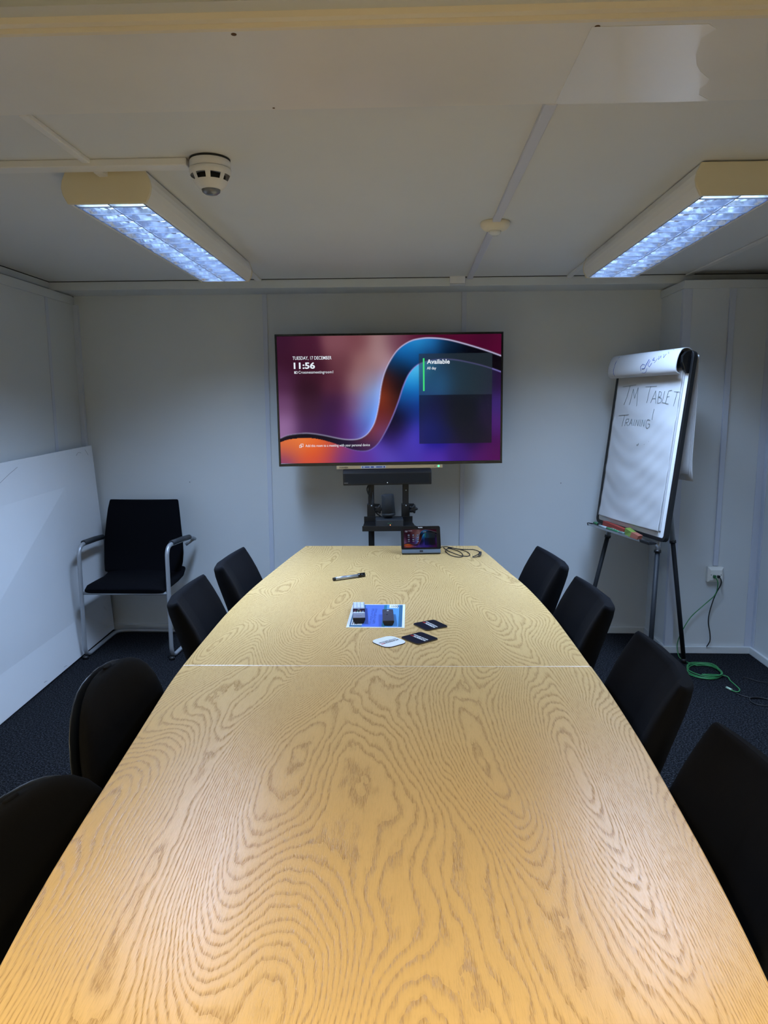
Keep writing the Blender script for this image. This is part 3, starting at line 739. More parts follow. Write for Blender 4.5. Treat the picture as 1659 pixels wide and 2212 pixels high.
# short flags that complete the two figures one
for x in (0.002, clk_one2): MB().add([(x-0.0095, hh*0.64, 0.0002), (x+0.003, hh*0.78, 0.0002), (x+0.003, hh*0.995, 0.0002), (x-0.0095, hh*0.84, 0.0002)], [(0, 1, 2, 3)]).build('numeral_flag', M_txt, scr).matrix_local = clk.matrix_local
tv_text('Crossnessmeetingroom1', 252, 362, 0.0235, 0.0000, 216*k_)
tv_text('Add this room to a meeting with your personal device', 282, 826, 0.0220, 0.0, 408*k_)
tv_text('Available', 1054, 311, 0.037, 0.0008, 143*k_)
tv_text('All day', 1054, 346, 0.0225, 0.0002, 58*k_)
def tv_icon(px, py, w_, h_):
    X = (px-124)/1395.0*SW; Z = (1-(py-131)/799.0)*SH; tt = 0.0022
    mb = MB().box(X, X+w_, -0.0015, -0.001, Z, Z+tt).box(X, X+w_, -0.0015, -0.001, Z+h_-tt, Z+h_).box(X, X+tt, -0.0015, -0.001, Z, Z+h_).box(X+w_-tt, X+w_, -0.0015, -0.001, Z, Z+h_)
    return mb, X, Z
mb, X, Z = tv_icon(226, 362, 0.019, 0.014); mb.box(X+0.003, X+0.010, -0.0015, -0.001, Z+0.003, Z+0.010); mb.build('screen_icon', M_txt, scr).location = (0, 0, 0)
mb, X, Z = tv_icon(243, 830, 0.014, 0.016); m2, X, Z = tv_icon(252, 824, 0.016, 0.018); mb.add(m2.v, m2.f); mb.build('screen_icon', M_txt, scr)
# silver strip with the maker's name, sticker and power light
st = MB().box(0.350, 1.000, -0.004, 0.014, -0.022, -0.0005).build('trim_strip', mat('champagne_metal', (0.50, 0.46, 0.38), 0.3, metal=0.8), tv, 0.001)
text('maker_name', 'TOSHIBA', 0.0135, Matrix.Translation((0.366, -0.0052, -0.0165)) @ Matrix.Rotation(math.pi/2, 4, 'X'), M_blackink, st, 0.0003)
stk = MB().box(0.500, 0.652, -0.0052, -0.004, -0.019, -0.003).build('sticker', mat('pale_sticker', (0.55, 0.60, 0.70), 0.4), st)
MB().box(0.507, 0.513, -0.0058, -0.0052, -0.016, -0.006).box(0.522, 0.552, -0.0058, -0.0052, -0.014, -0.008).box(0.560, 0.578, -0.0058, -0.0052, -0.015, -0.007).box(0.592, 0.630, -0.0058, -0.0052, -0.014, -0.008).box(0.638, 0.646, -0.0058, -0.0052, -0.016, -0.006).build('sticker_print', M_blueink, stk)
MB().lathe([(0.0005, -0.0065), (0.006, -0.006), (0.007, -0.003)], (0.975, 0, -0.011), 16, axis='Y').build('power_light', M_greenled, st)
MB().lathe([(0.0005, -0.0055), (0.0025, -0.005), (0.003, -0.003)], (0.953, 0, -0.011), 10, axis='Y').build('sensor_dot', M_blackink, st)

sb = thing('sound_bar', 'black sound bar mounted under the television', 'sound bar', M=TVM)
SX0, SX1, SZ0, SZ1 = 0.390, 0.928, -0.118, -0.024
MB().xprism([(-0.045, SZ0), (-0.045, SZ1-0.020), (-0.030, SZ1-0.002), (-0.02, SZ1), (0.045, SZ1), (0.045, SZ0)], SX0, SX1).build('body', M_blackp, sb, 0.004, 3)
MB().box(SX0+0.012, SX1-0.012, -0.0465, -0.044, SZ0+0.010, SZ1-0.026).build('grille', mat('black_mesh', (0.006, 0.006, 0.007), 0.8, bump=0.6, bscale=900), sb)
MB().lathe([(0.0005, -0.0485), (0.003, -0.048), (0.0032, -0.045)], ((SX0+SX1)/2, 0, SZ0+0.014), 12, axis='Y').build('status_light', M_whiteled, sb)
MB().box(SX0+0.006, SX0+0.030, -0.0478, -0.0464, SZ0+0.013, SZ0+0.0165).build('badge', mat('grey_badge', (0.25, 0.25, 0.26), 0.4, metal=0.5), sb)

sd = thing('television_stand', 'black two-post television stand with small shelf and star knobs', 'tv stand', (-0.140, 4.36, 0), math.radians(3.4))
for x in (-0.105, 0.108):
    p = MB().box(x-0.0185, x+0.0185, -0.016, 0.016, 0.60 if x < 0 else 0.80, 1.50).build('post', M_blackm, sd, 0.003)
    MB().lathe([(0.0005, -0.003), (0.004, -0.002), (0.0045, 0.0)], (x+0.002, -0.017, 1.0 if x > 0 else 0.905), 10, axis='Y').build('screw', M_alu, p)
    MB().lathe([(0.0005, -0.003), (0.004, -0.002), (0.0045, 0.0)], (x+0.002, -0.023, 0.905), 10, axis='Y').build('screw', M_alu, p)
    MB().box(x-0.025, x+0.025, -0.022, 0.022, 0.80, 0.915).build('sleeve', M_blackm, sd, 0.003)
    kn = []
    for k in range(40):
        a = 2*math.pi*k/40; r = 0.0235+0.0055*math.cos(5*a); kn.append((r*math.cos(a), r*math.sin(a)))
    mb = MB(); R = []
    for d_, q in ((-0.062, 0.55), (-0.060, 0.85), (-0.054, 1.0), (-0.044, 1.0), (-0.038, 0.8), (-0.036, 0.45)):
        R.append([(x+0.045+a*q, d_, 0.888+b*q) for a, b in kn])
    mb.rings(R); mb.tube([(x+0.045, -0.04, 0.888), (x+0.045, -0.005, 0.888)], 0.007, 10).box(x+0.01, x+0.052, -0.012, 0.0, 0.86, 0.915)
    mb.build('star_knob', M_blackp, sd)
MB().box(-0.105-0.021, -0.105+0.021, -0.02, 0.02, 0.05, 0.64).build('column', M_blackm, sd, 0.004)
MB().box(0.090, 0.126, -0.02, 0.02, 0.05, 0.84).build('column', M_blackm, sd, 0.004)
MB().box(-0.16, 0.16, -0.03, 0.03, 0.02, 0.07).box(-0.34, -0.29, -0.36, 0.22, 0.0, 0.04).box(0.29, 0.34, -0.36, 0.22, 0.0, 0.04).box(-0.34, 0.34, -0.02, 0.02, 0.015, 0.045).build('foot_frame', M_blackm, sd, 0.005)
mb = MB().box(-0.150, 0.150, -0.030, -0.026, 0.80, 0.840)
mb.add([(-0.148, -0.03, 0.806), (0.148, -0.03, 0.806), (0.158, -0.215, 0.806), (-0.158, -0.215, 0.806), (-0.148, -0.03, 0.801), (0.148, -0.03, 0.801), (0.158, -0.215, 0.801), (-0.158, -0.215, 0.801)],
       [(0, 1, 2, 3), (7, 6, 5, 4), (0, 4, 5, 1), (1, 5, 6, 2), (2, 6, 7, 3), (3, 7, 4, 0)])
mb.box(-0.160, 0.160, -0.219, -0.215, 0.780, 0.812)
mb.build('shelf', M_blackm, sd, 0.0015)
MB().box(-0.27, 0.27, 0.016, 0.028, 1.36, 1.40).box(-0.27, 0.27, 0.016, 0.028, 1.60, 1.64).box(-0.135, -0.075, 0.006, 0.02, 1.3, 1.7).box(0.075, 0.135, 0.006, 0.02, 1.3, 1.7).build('mounting_plate', M_blackm, sd, 0.002)
tag(MB().tube(catmull([(-0.245, 4.33, 0.96), (-0.235, 4.28, 0.93), (-0.225, 4.27, 0.89), (-0.205, 4.28, 0.865), (-0.180, 4.29, 0.845), (-0.165, 4.28, 0.836)], 6), 0.003, 8).tube(
    catmull([(-0.235, 4.33, 0.99), (-0.228, 4.29, 0.92), (-0.215, 4.275, 0.875), (-0.19, 4.28, 0.85), (-0.17, 4.28, 0.834)], 6), 0.0025, 8).build('power_lead', M_blackc), 'black leads dropping beside the left post of the television stand', 'cable')
tag(MB().tube(catmull([(-0.262, 4.335, 1.03), (-0.268, 4.325, 1.01), (-0.262, 4.32, 0.985), (-0.250, 4.325, 0.96), (-0.245, 4.33, 0.93)], 6), 0.004, 8).tube(
    catmull([(-0.250, 4.33, 1.03), (-0.246, 4.322, 1.0), (-0.255, 4.318, 0.975), (-0.244, 4.325, 0.955)], 6), 0.003, 8).build('cable_bundle', M_blackc), 'bunched black cable tied to the left post under the sound bar', 'cable')

cb = thing('mini_computer', 'flat black box with orange light on the stand shelf', 'computer', (-0.128, 4.195, 0.8065), math.radians(3.4))
MB().box(-0.082, 0.082, -0.05, 0.06, 0.0, 0.042).build('case', M_greyp, cb, 0.004)
MB().lathe([(0.0005, -0.053), (0.0025, -0.052), (0.003, -0.05)], (0.004, 0, 0.010), 10, axis='Y').build('status_light', M_orangeled, cb)
MB().box(-0.012, 0.014, -0.0508, -0.0498, 0.018, 0.022).build('badge', mat('green_badge', (0.03, 0.12, 0.06), 0.4), cb)
sp_ = thing('cylinder_speaker', 'charcoal tapered cylinder speaker standing on the flat black box', 'speaker', (-0.132, 4.215, 0.8487), math.radians(3.4))
MB().lathe([(0.0005, 0.0), (0.022, 0.0), (0.026, 0.012)], n=32).build('neck', M_blackp, sp_)
MB().lathe([(0.0005, 0.012), (0.036, 0.012), (0.041, 0.017), (0.0415, 0.028), (0.0405, 0.029)], n=40).build('ring', M_greyp, sp_)
MB().lathe([(0.0405, 0.029), (0.037, 0.135), (0.035, 0.142), (0.0005, 0.144)], n=40).build('body', mat('charcoal_cloth', (0.027, 0.032, 0.040), 0.8, bump=0.3, bscale=900), sp_)
for o_ in children(sp_): o_.rotation_euler = (math.radians(-3), math.radians(-2.5), 0)

# ------------------------------------------------------------------ table console (touch tablet)
tt_ = thing('touch_console', 'small tilted touch screen console at the far end of the table', 'tablet', (0.0565, 3.722, 0.7305), math.radians(5.0))
CW, CT, LEAN = 0.212, 0.148, math.radians(24)
base = MB().add([(-0.104, 0.0, 0.0), (0.104, 0.0, 0.0), (0.100, 0.085, 0.0), (-0.100, 0.085, 0.0), (-0.106, 0.010, 0.030), (0.106, 0.010, 0.030), (0.090, 0.055, 0.085), (-0.090, 0.055, 0.085)],
                [(3, 2, 1, 0), (0, 1, 5, 4), (1, 2, 6, 5), (2, 3, 7, 6), (3, 0, 4, 7), (4, 5, 6, 7)])
base.build('base', M_greyp, tt_, 0.003)
CM = Matrix.Translation((0, -0.002, 0.006)) @ Matrix.Rotation(-LEAN, 4, 'X')
def rrect(w_, h_, r, k=5, x0=0, z0=0):
    out = []
    for cx, cz, a0 in ((w_-r, h_-r, 0), (r, h_-r, 90), (r, r, 180), (w_-r, r, 270)):
        for j in range(k+1):
            a = math.radians(a0+90*j/k); out.append((x0+cx+r*math.cos(a), z0+cz+r*math.sin(a)))
    return out
o = MB().xprism(rrect(CW, CT-0.020, 0.009, x0=-CW/2, z0=0.020), -0.006, 0.008, 'Y').build('glass', M_blackg, tt_, 0.001); o.matrix_local = CM
o = MB().box(-CW/2+0.002, CW/2-0.002, -0.006, 0.010, -0.001, 0.021).build('lower_bar', mat('steel_blue_plastic', (0.10, 0.13, 0.17), 0.4), tt_, 0.003); o.matrix_local = CM
MB().box(-0.009, 0.009, -0.0068, -0.0058, 0.005, 0.015).build('home_button', M_blackink, o)
cs = screen_mesh('screen', 0.176, 0.099, 150, 90, 0.26, 1.0, tt_, CM @ Matrix.Translation((-0.091, -0.0066, 0.030)), 'console_picture')
for s, x, z, sz, b in (('TUESDAY, 17 DECEMBER', 0.006, 0.0905, 0.0036, 0.0001), ('11:56', 0.006, 0.085, 0.006, 0.0002), ('Available', 0.103, 0.0845, 0.0050, 0.0001), ('Add this room to a meeting with your personal device', 0.008, 0.006, 0.0026, 0.0)):
    text('screen_text', s, sz, Matrix.Translation((x, -0.0006, z)) @ Matrix.Rotation(math.pi/2, 4, 'X'), M_txt2, cs, b)
for i in range(3):
    for j in range(2):
        cx_, cz_ = 0.026+i*0.0245, 0.067-j*0.024
        ic = MB().lathe([(0.0001, -0.0003), (0.006, -0.0003), (0.006, 0)], (cx_, 0, cz_), 20, axis='Y').build('app_icon', mat('icon_disc', (0.01, 0.01, 0.02), 0.4, emit=(0.02, 0.02, 0.04), estr=0.6), cs)
        MB().box(cx_-0.0018, cx_+0.0018, -0.0008, -0.0004, cz_-0.0012, cz_+0.0012).box(cx_-0.005, cx_+0.005, -0.0008, -0.0004, cz_-0.0110, cz_-0.0095).build('icon_mark', M_txt2, ic)
text('maker_name', 'Yealink', 0.0085, CM @ Matrix.Translation((-0.014, -0.0066, 0.1375)) @ Matrix.Rotation(math.pi/2, 4, 'X'), M_whiteink, tt_, 0.0001)

cc = thing('console_cable', 'coiled black cable with plug beside the touch console', 'cable')
lift = lambda P, dz: [(x, y, 0.7335+dz) for x, y, z in P]
p1 = [(0.150, 3.85, 0), (0.183, 3.895, 0), (0.213, 3.88, 0), (0.248, 3.838, 0), (0.293, 3.817, 0), (0.340, 3.812, 0), (0.362, 3.78, 0), (0.371, 3.73, 0)]
p2 = [(0.183, 3.893, 0), (0.192, 3.841, 0), (0.212, 3.778, 0), (0.252, 3.694, 0), (0.286, 3.659, 0), (0.306, 3.671, 0), (0.313, 3.705, 0), (0.306, 3.767, 0), (0.281, 3.822, 0), (0.243, 3.867, 0), (0.213, 3.872, 0), (0.193, 3.828, 0), (0.192, 3.766, 0), (0.212, 3.682, 0), (0.248, 3.640, 0), (0.271, 3.655, 0), (0.275, 3.718, 0), (0.260, 3.791, 0), (0.232, 3.841, 0), (0.207, 3.885, 0)]
p3 = [(0.364, 3.716, 0), (0.340, 3.668, 0), (0.323, 3.638, 0), (0.332, 3.628, 0), (0.356, 3.652, 0)]
MB().tube(catmull(lift(p1, 0.004), 6), 0.0026, 8).tube(catmull(lift(p2, 0.0), 6), 0.0022, 8).tube(catmull(lift(p3, 0.002), 6), 0.0020, 8).build('lead', M_blackc, cc)
d_ = Vector((-0.020, -0.14, 0)).normalized()
pA = Vector((0.371, 3.725, 0.7395)); pB = pA+d_*0.058; pC = pB+d_*0.016
MB().tube([pA, pA+d_*0.02, pB], 0.0075, 12).build('plug', M_blackp, cc)
MB().tube([pB, pC], 0.0060, 12).build('plug_tip', mat('grey_plug_tip', (0.12, 0.12, 0.12), 0.35, metal=0.5), cc)

# ------------------------------------------------------------------ marker pen
a0, a1 = Vector((-0.352, 3.133, 0.7385)), Vector((-0.214, 3.221, 0.7385)); dd = (a1-a0)/(a1-a0).length
pen = thing('marker_pen', 'silver marker pen with black cap lying on the far half of the table', 'pen')
L_ = (a1-a0).length
def along(t_): return a0+dd*t_
MB().tube([along(0.010), along(L_-0.036)], 0.0080, 18).build('barrel', mat('pen_silver', (0.42, 0.45, 0.50), 0.3, metal=0.6), pen)
MB().tube([along(0.0), along(0.003), along(0.011)], 0.0072, 18).build('end_plug', M_blackp, pen)
MB().tube([along(L_-0.037), along(L_-0.001)], 0.0086, 18).tube([along(L_-0.036)+Vector((0, 0, 0.009)), along(L_)+Vector((0, 0, 0.009))], 0.0025, 8).build('cap', M_blackg, pen)
MB().box(0, 0.03, -0.0006, 0.0006, 0, 0.002).build('pen_print', M_blueink, pen).matrix_local = frame(along(0.035)+Vector((0, 0, 0.0081)), dd, (0, 0, 1))

# ------------------------------------------------------------------ leaflet with two remotes
PZ = 0.7302
lf = thing('printed_leaflet', 'blue printed leaflet with white border under the two remote controls', 'leaflet', (-0.127, 2.603, PZ), math.radians(0.0))
# sheet lies with its long side away from the camera
def quad(x0, x1, y0, y1, z): return MB().box(x0, x1, y0, y1, z-0.0002, z)
MB().box(-0.105, 0.105, -0.150, 0.150, 0, 0.0006).build('sheet', M_whitepaper if 'M_whitepaper' in globals() else mat('leaflet_paper', (0.82, 0.84, 0.88), 0.5), lf)
def ink(x0, x1, y0, y1, c, nm, z=0.0009): return quad(x0, x1, y0, y1, z).build('print', mat(nm, c, 0.3), lf)
cA, cB, cC, cD = (0.05, 0.17, 0.30), (0.10, 0.20, 0.72), (0.03, 0.20, 0.30), (0.12, 0.36, 0.75)
ink(-0.095, 0.0955, -0.142, 0.142, cA, 'print_teal')
ink(-0.050, 0.022, -0.142, 0.142, cB, 'print_blue', 0.0011)
ink(0.022, 0.034, -0.142, 0.142, cC, 'print_dark_teal', 0.0012)
ink(0.034, 0.082, -0.142, 0.142, cD, 'print_sky', 0.0012)
ink(0.043, 0.079, 0.095, 0.148, (0.85, 0.86, 0.88), 'print_white', 0.0014)
ink(-0.090, -0.050, -0.125, -0.038, (0.80, 0.84, 0.86), 'print_white', 0.0014)
ch = MB()
for k, s_ in enumerate((0.006, 0.010, 0.015, 0.020)):
    x = 0.049+0.0078*k+0.001; y = 0.120
    ch.add([(x, y-s_*0.9, 0.0016), (x+0.003, y-s_*0.9, 0.0016), (x+0.0062, y, 0.0016), (x+0.003, y+s_*0.9, 0.0016), (x, y+s_*0.9, 0.0016), (x+0.0032, y, 0.0016)], [(0, 1, 2, 5), (5, 2, 3, 4)])
ch.build('chevrons', M_blackink, lf)
mk = MB(); random.seed(3)
for j in range(2):
    y = 0.085
    while y > -0.11:
        h_ = random.uniform(0.006, 0.013)
        x = -0.024+0.012*j
        mk.box(x, x+0.008, y-0.0012, y, 0.0012, 0.0014)
        if random.random() < 0.6: mk.box(x, x+0.0014, y-h_*0.7, y, 0.0012, 0.0014)
        if random.random() < 0.5: mk.box(x+0.0066, x+0.008, y-h_*0.7, y, 0.0012, 0.0014)
        y -= h_
mk.build('title_print', mat('navy_print', (0.01, 0.03, 0.18), 0.5), lf)
mk = MB()
for j in range(3): mk.box(-0.086+0.0075*j, -0.083+0.0075*j, -0.118, -0.06, 0.0014, 0.0016)
mk.build('box_print', M_blackink, lf)

rm = thing('silver_remote', 'silver and black television remote with many buttons on the leaflet', 'remote control', (-0.188, 2.495, PZ+0.0016), math.radians(4.5))
RW, RL, RH = 0.046, 0.205, 0.022
MB().xprism([(-RW/2+0.006, 0.0), (RW/2-0.006, 0.0), (RW/2, RH*0.7), (RW/2-0.001, RH), (-RW/2+0.001, RH), (-RW/2, RH*0.7)], 0.0, RL, 'Y').build('body', M_blackp, rm, 0.002)
MB().box(-RW/2+0.001, RW/2-0.001, 0.0, 0.052, RH-0.001, RH+0.0012).build('lower_face', mat('remote_silver', (0.30, 0.32, 0.40), 0.35, metal=0.3), rm, 0.0008)
MB().box(-RW/2+0.001, RW/2-0.001, 0.052, 0.070, RH-0.001, RH+0.0012).box(-RW/2+0.001, RW/2-0.001, 0.115, RL, RH-0.001, RH+0.0012).build('button_face', mat('remote_pale', (0.38, 0.41, 0.50), 0.4), rm, 0.0008)
MB().box(-RW/2+0.001, RW/2-0.001, 0.070, 0.115, RH-0.001, RH+0.0010).build('middle_panel', M_blackg, rm)
M_btn = mat('white_button', (0.75, 0.82, 0.92), 0.4)
for i in range(3):
    for j in range(5):
        MB().box(-0.019+i*0.0135, -0.0085+i*0.0135, 0.121+j*0.0155, 0.132+j*0.0155, RH+0.001, RH+0.0035).build('button', M_btn, rm, 0.0008)
for i in range(4): MB().box(-0.019+i*0.0100, -0.0115+i*0.0100, 0.055, 0.066, RH+0.001, RH+0.003).build('button', M_btn, rm, 0.0008)
for i, c in enumerate(((0.35, 0.12, 0.12), (0.10, 0.25, 0.12), (0.40, 0.25, 0.12), (0.15, 0.2, 0.35))):
    MB().box(-0.018+i*0.0100, -0.0115+i*0.0100, 0.076, 0.082, RH+0.001, RH+0.0025).build('button', mat('colour_button', c, 0.4), rm, 0.0006)
MB().lathe([(0.0001, 0.003), (0.005, 0.003), (0.006, 0.001)], (0, 0.099, RH), 20).build('button', mat('grey_button', (0.12, 0.12, 0.13), 0.4), rm)
MB().box(-0.010, 0.010, 0.020, 0.0212, RH+0.001, RH+0.0015).build('maker_mark', M_greyp, rm)

rb = thing('black_remote', 'small dark grey remote with one white button on the leaflet', 'remote control', (-0.080, 2.473, PZ+0.0016), math.radians(3.0))
RW, RL, RH = 0.042, 0.145, 0.018
MB().xprism([(-RW/2+0.006, 0.0), (RW/2-0.006, 0.0), (RW/2, RH*0.7), (RW/2-0.001, RH), (-RW/2+0.001, RH), (-RW/2, RH*0.7)], 0.0, RL, 'Y').build('body', M_blackp, rb, 0.002)
MB().box(-RW/2+0.001, RW/2-0.001, 0.0, RL, RH-0.001, RH+0.001).build('face', mat('slate_plastic', (0.055, 0.055, 0.075), 0.4), rb, 0.0008)
MB().lathe([(0.0001, 0.003), (0.0035, 0.003), (0.004, 0.001)], (0.0, 0.122, RH), 16).build('button', M_btn, rb)
for x in (-0.011, 0.0, 0.013):
    MB().lathe([(0.0001, 0.002), (0.0022, 0.002), (0.003, 0.0008)], (x, 0.095, RH), 12).build('button', mat('dim_button', (0.10, 0.11, 0.15), 0.4), rb)
MB().lathe([(0.0001, 0.002), (0.0032, 0.002), (0.004, 0.0008)], (-0.004, 0.075, RH), 12).build('button', M_blackink, rb)

# ------------------------------------------------------------------ coasters
def coaster(label, c, deg, r, m_top, m_edge, m_txt, txt_deg, thick=0.0045):
    t = thing('drinks_coaster', label, 'coaster', (c[0], c[1], PZ), math.radians(deg), 'printed drinks coasters')
    W = 0.093; ol = [(x-W/2, y-W/2) for x, y in rrect(W, W, r, 6)]
    MB().prism(ol, 0, thick-0.0006).build('board', m_edge, t)
    MB().prism([(x*0.995, y*0.995) for x, y in ol], thick-0.0006, thick).build('printed_face', m_top, t)
    R = Matrix.Rotation(math.radians(txt_deg), 4, 'Z')
    text('maker_name', 'MORRISON', 0.0125, R @ Matrix.Translation((-0.037, 0.001, thick+0.0003)), m_txt, t, 0.0004, width=0.060)
    text('maker_name', 'WATER SERVICES', 0.0095, R @ Matrix.Translation((-0.037, -0.010, thick+0.0003)), m_txt, t, 0.0003, width=0.074)
    mk = MB()
    for k in range(3):
        a = 0.0245+0.005*k
        mk.tube([R @ Vector((a, 0.0015, thick+0.0004)), R @ Vector((a+0.003, 0.006, thick+0.0004)), R @ Vector((a+0.001, 0.0105, thick+0.0004))], 0.0009, 5)
    mk.build('red_emblem', M_redink, t)
    return t
M_kraft = mat('coaster_edge', (0.10, 0.085, 0.06), 0.7); M_cfw = mat('coaster_white', (0.85, 0.87, 0.88), 0.35); M_cfb = mat('coaster_black', (0.004, 0.004, 0.006), 0.35)
coaster('black coaster with white lettering farthest from the camera, right of the leaflet', (0.071, 2.479), 32, 0.010, M_cfb, M_kraft, M_whiteink, 90)
coaster('black coaster touching the white coaster', (0.030, 2.333), 39.5, 0.010, M_cfb, M_kraft, M_whiteink, 90)
coaster('white round-cornered coaster with dark lettering beside the black one', (-0.073, 2.296), 41.5, 0.026, M_cfw, M_blackink, M_blackink, 180, 0.0032)

# ------------------------------------------------------------------ flip chart easel
FA, FT = 1.310, 0.114
fd = Vector((math.cos(FA), -math.sin(FA), 0)); fn = Vector((-math.sin(FA), -math.cos(FA), 0))     # along the board, toward the room
fu = (-fn*math.sin(FT)+Vector((0, 0, math.cos(FT)))).normalized()
FM = frame((1.157, 4.411, 0.794), fd, -(fn*math.cos(FT)+Vector((0, 0, math.sin(FT)))))           # local: x along, y away from viewer, z up the board
FMi = FM.inverted()
BW, BH = 0.712, 1.0
fc = thing('flip_chart_easel', 'flip chart easel with black-edged board on three telescopic legs', 'easel', M=FM)
def frame_outline(): return rrect(BW, BH, 0.03, 6)
MB().xprism(rrect(BW-0.03, BH-0.03, 0.018, 5, 0.015, 0.015), -0.001, 0.014, 'Y').build('board', M_whiteboard, fc)
mb = MB(); o1 = rrect(BW, BH, 0.032, 7); o2 = rrect(BW-0.040, BH-0.040, 0.016, 7, 0.020, 0.020)
R = [[(a, y, b) for a, b in o1] for y in (-0.006, 0.018)]+[[(a, y, b) for a, b in o2] for y in (0.018, -0.006)]
mb.rings(R, loop=True, smooth=False).build('board_frame', M_blackp, fc, 0.002)
# clamp at the top with black end cheeks
MB().box(0.03, BW-0.045, -0.035, -0.004, 0.915, 0.975).build('clamp_bar', M_blackp, fc, 0.004)
for x0 in (0.012, BW-0.044):
    MB().xprism([(0.002, 0.885), (-0.012, 0.883), (-0.030, 0.900), (-0.050, 0.935), (-0.052, 0.970), (-0.036, 0.992), (-0.010, 1.002), (0.012, 1.000)], x0, x0+0.022).build('clamp_cheek', M_blackg, fc, 0.003)
MB().xprism([(-0.004, -0.020), (-0.050, -0.026), (-0.056, -0.014), (-0.053, -0.013), (-0.046, -0.021), (-0.004, -0.014)], -0.006, 0.640).build('pen_tray', M_alu, fc, 0.001)
MB().xprism([(-0.004, -0.022), (-0.052, -0.028), (-0.058, -0.012), (-0.048, -0.010), (-0.004, -0.012)], 0.560, 0.645).build('tray_end', M_blackp, fc, 0.002)
MB().xprism([(-0.004, -0.022), (-0.052, -0.028), (-0.058, -0.012), (-0.048, -0.010), (-0.004, -0.012)], -0.012, -0.004).build('tray_end', M_blackp, fc, 0.001)
M_slate = mat('slate_tube', (0.012, 0.014, 0.018), 0.6, spec=0.3)
def leg(top, foot, collar):
    top, foot = Vector(top), Vector(foot)
    loc = lambda p: FMi @ p
    k = collar
    c = top.lerp(foot, k)
    o = MB().tube([loc(top), loc(c)], 0.0150, 16).build('leg', M_silver, fc)
    MB().tube([loc(c), loc(foot+(top-foot).normalized()*0.02)], 0.0130, 16).build('leg_extension', M_slate, o)
    q = (foot-top).normalized()
    MB().tube([loc(c-q*0.004), loc(c+q*0.010)], 0.0185, 18).build('collar', M_blackp, o)
    MB().tube([loc(foot+(top-foot).normalized()*0.03), loc(foot)], 0.0145, 14).build('rubber_foot', M_blackp, o)
leg((1.215, 4.300, 0.80), (1.075, 4.385, 0.0), 0.095)
leg((1.335, 3.815, 0.80), (1.262, 3.655, 0.0), 0.080)
leg((1.385, 4.060, 1.55), (1.618, 4.085, 0.0), 0.525)

pd_ = thing('paper_pad', 'flip chart pad with handwritten top sheet and rolled-over pages', 'paper pad', M=FM)
M_paper = mat('newsprint_white', (0.53, 0.535, 0.555), 0.75, noise=0.03, nscale=9)
# front sheet: slightly cockled paper
def sheet_y(u, v):
    return -0.0105-0.0012*math.sin(23*v+2.2*math.sin(5*u))*(0.4+0.6*math.sin(2.9*u+3*v))-0.0009*math.sin(41*v+6*u+1)-0.0008*math.sin(11*u+17*v)-0.0006*math.sin(60*v+9*math.sin(4*u))-0.004*(1-v)**8
nx, nz = 60, 110; mb = MB(); V = []; Fs = []
for j in range(nz+1):
    for i in range(nx+1):
        x = 0.036+(0.650-0.036)*i/nx; v = j/nz
        z = 0.048+(0.93-0.048)*v - 0.004*math.sin(3.0*i/nx)*(1-v)
        y = sheet_y(i/nx, v)
        V.append((x, y, z))
for j in range(nz):
    for i in range(nx):
        a = j*(nx+1)+i; Fs.append((a, a+1, a+nx+2, a+nx+1))
mb.add(V, Fs, True); sh = mb.build('top_sheet', M_paper, pd_)
q = sh.modifiers.new('thick', 'SOLIDIFY'); q.thickness = 0.0015; q.offset = -1.0
MB().box(0.040, 0.660, -0.0065, -0.001, 0.055, 0.93).build('under_sheets', M_paper, pd_)
# pages folded over the clamp
prof = [(0.024, 0.93), (0.022, 0.985), (0.006, 1.010), (-0.022, 1.014), (-0.046, 1.002), (-0.060, 0.972), (-0.066, 0.935), (-0.064, 0.905), (-0.054, 0.886), (-0.036, 0.880)]
pr = [(p.y, p.z) for p in catmull([(0, a, b) for a, b in prof], 5)]
mb = MB(); R = []
for x, k in ((-0.004, 0.985), (0.004, 1.0), (0.10, 1.0), (0.40, 1.0), (0.655, 1.0), (0.664, 0.99)):
    R.append([(x, y*k, z) for y, z in pr])
mb.rings(R, closed_ring=False, cap=False); fo = mb.build('folded_pages', M_paper, pd_)
q = fo.modifiers.new('thick', 'SOLIDIFY'); q.thickness = 0.004; q.offset = 0
# hanging pages behind the board (they hang plumb while the board leans)
mb = MB(); g = (FMi.to_3x3() @ Vector((0, 0, -1)))
for off, L_, x0, x1, cur in ((0.034, 0.62, 0.03, 0.672, 0.0), (0.040, 0.640, 0.025, 0.676, 0.014), (0.046, 0.655, 0.03, 0.680, 0.03)):
    R = []
    for j in range(13):
        s = j/12; base_ = Vector((0, off, 0.985))+g*(L_*s)
        wob = 0.004*math.sin(5*s)+cur*max(0, s-0.8)**2*12
        R.append([(x0, base_.y+wob, base_.z), ((x0+x1)/2, base_.y+wob*0.6+0.004*s, base_.z), (x1, base_.y+wob, base_.z)])
    mb.rings(R, closed_ring=False, cap=False)
hp = mb.build('hanging_pages', M_paper, pd_)
q = hp.modifiers.new('thick', 'SOLIDIFY'); q.thickness = 0.0015; q.offset = 0
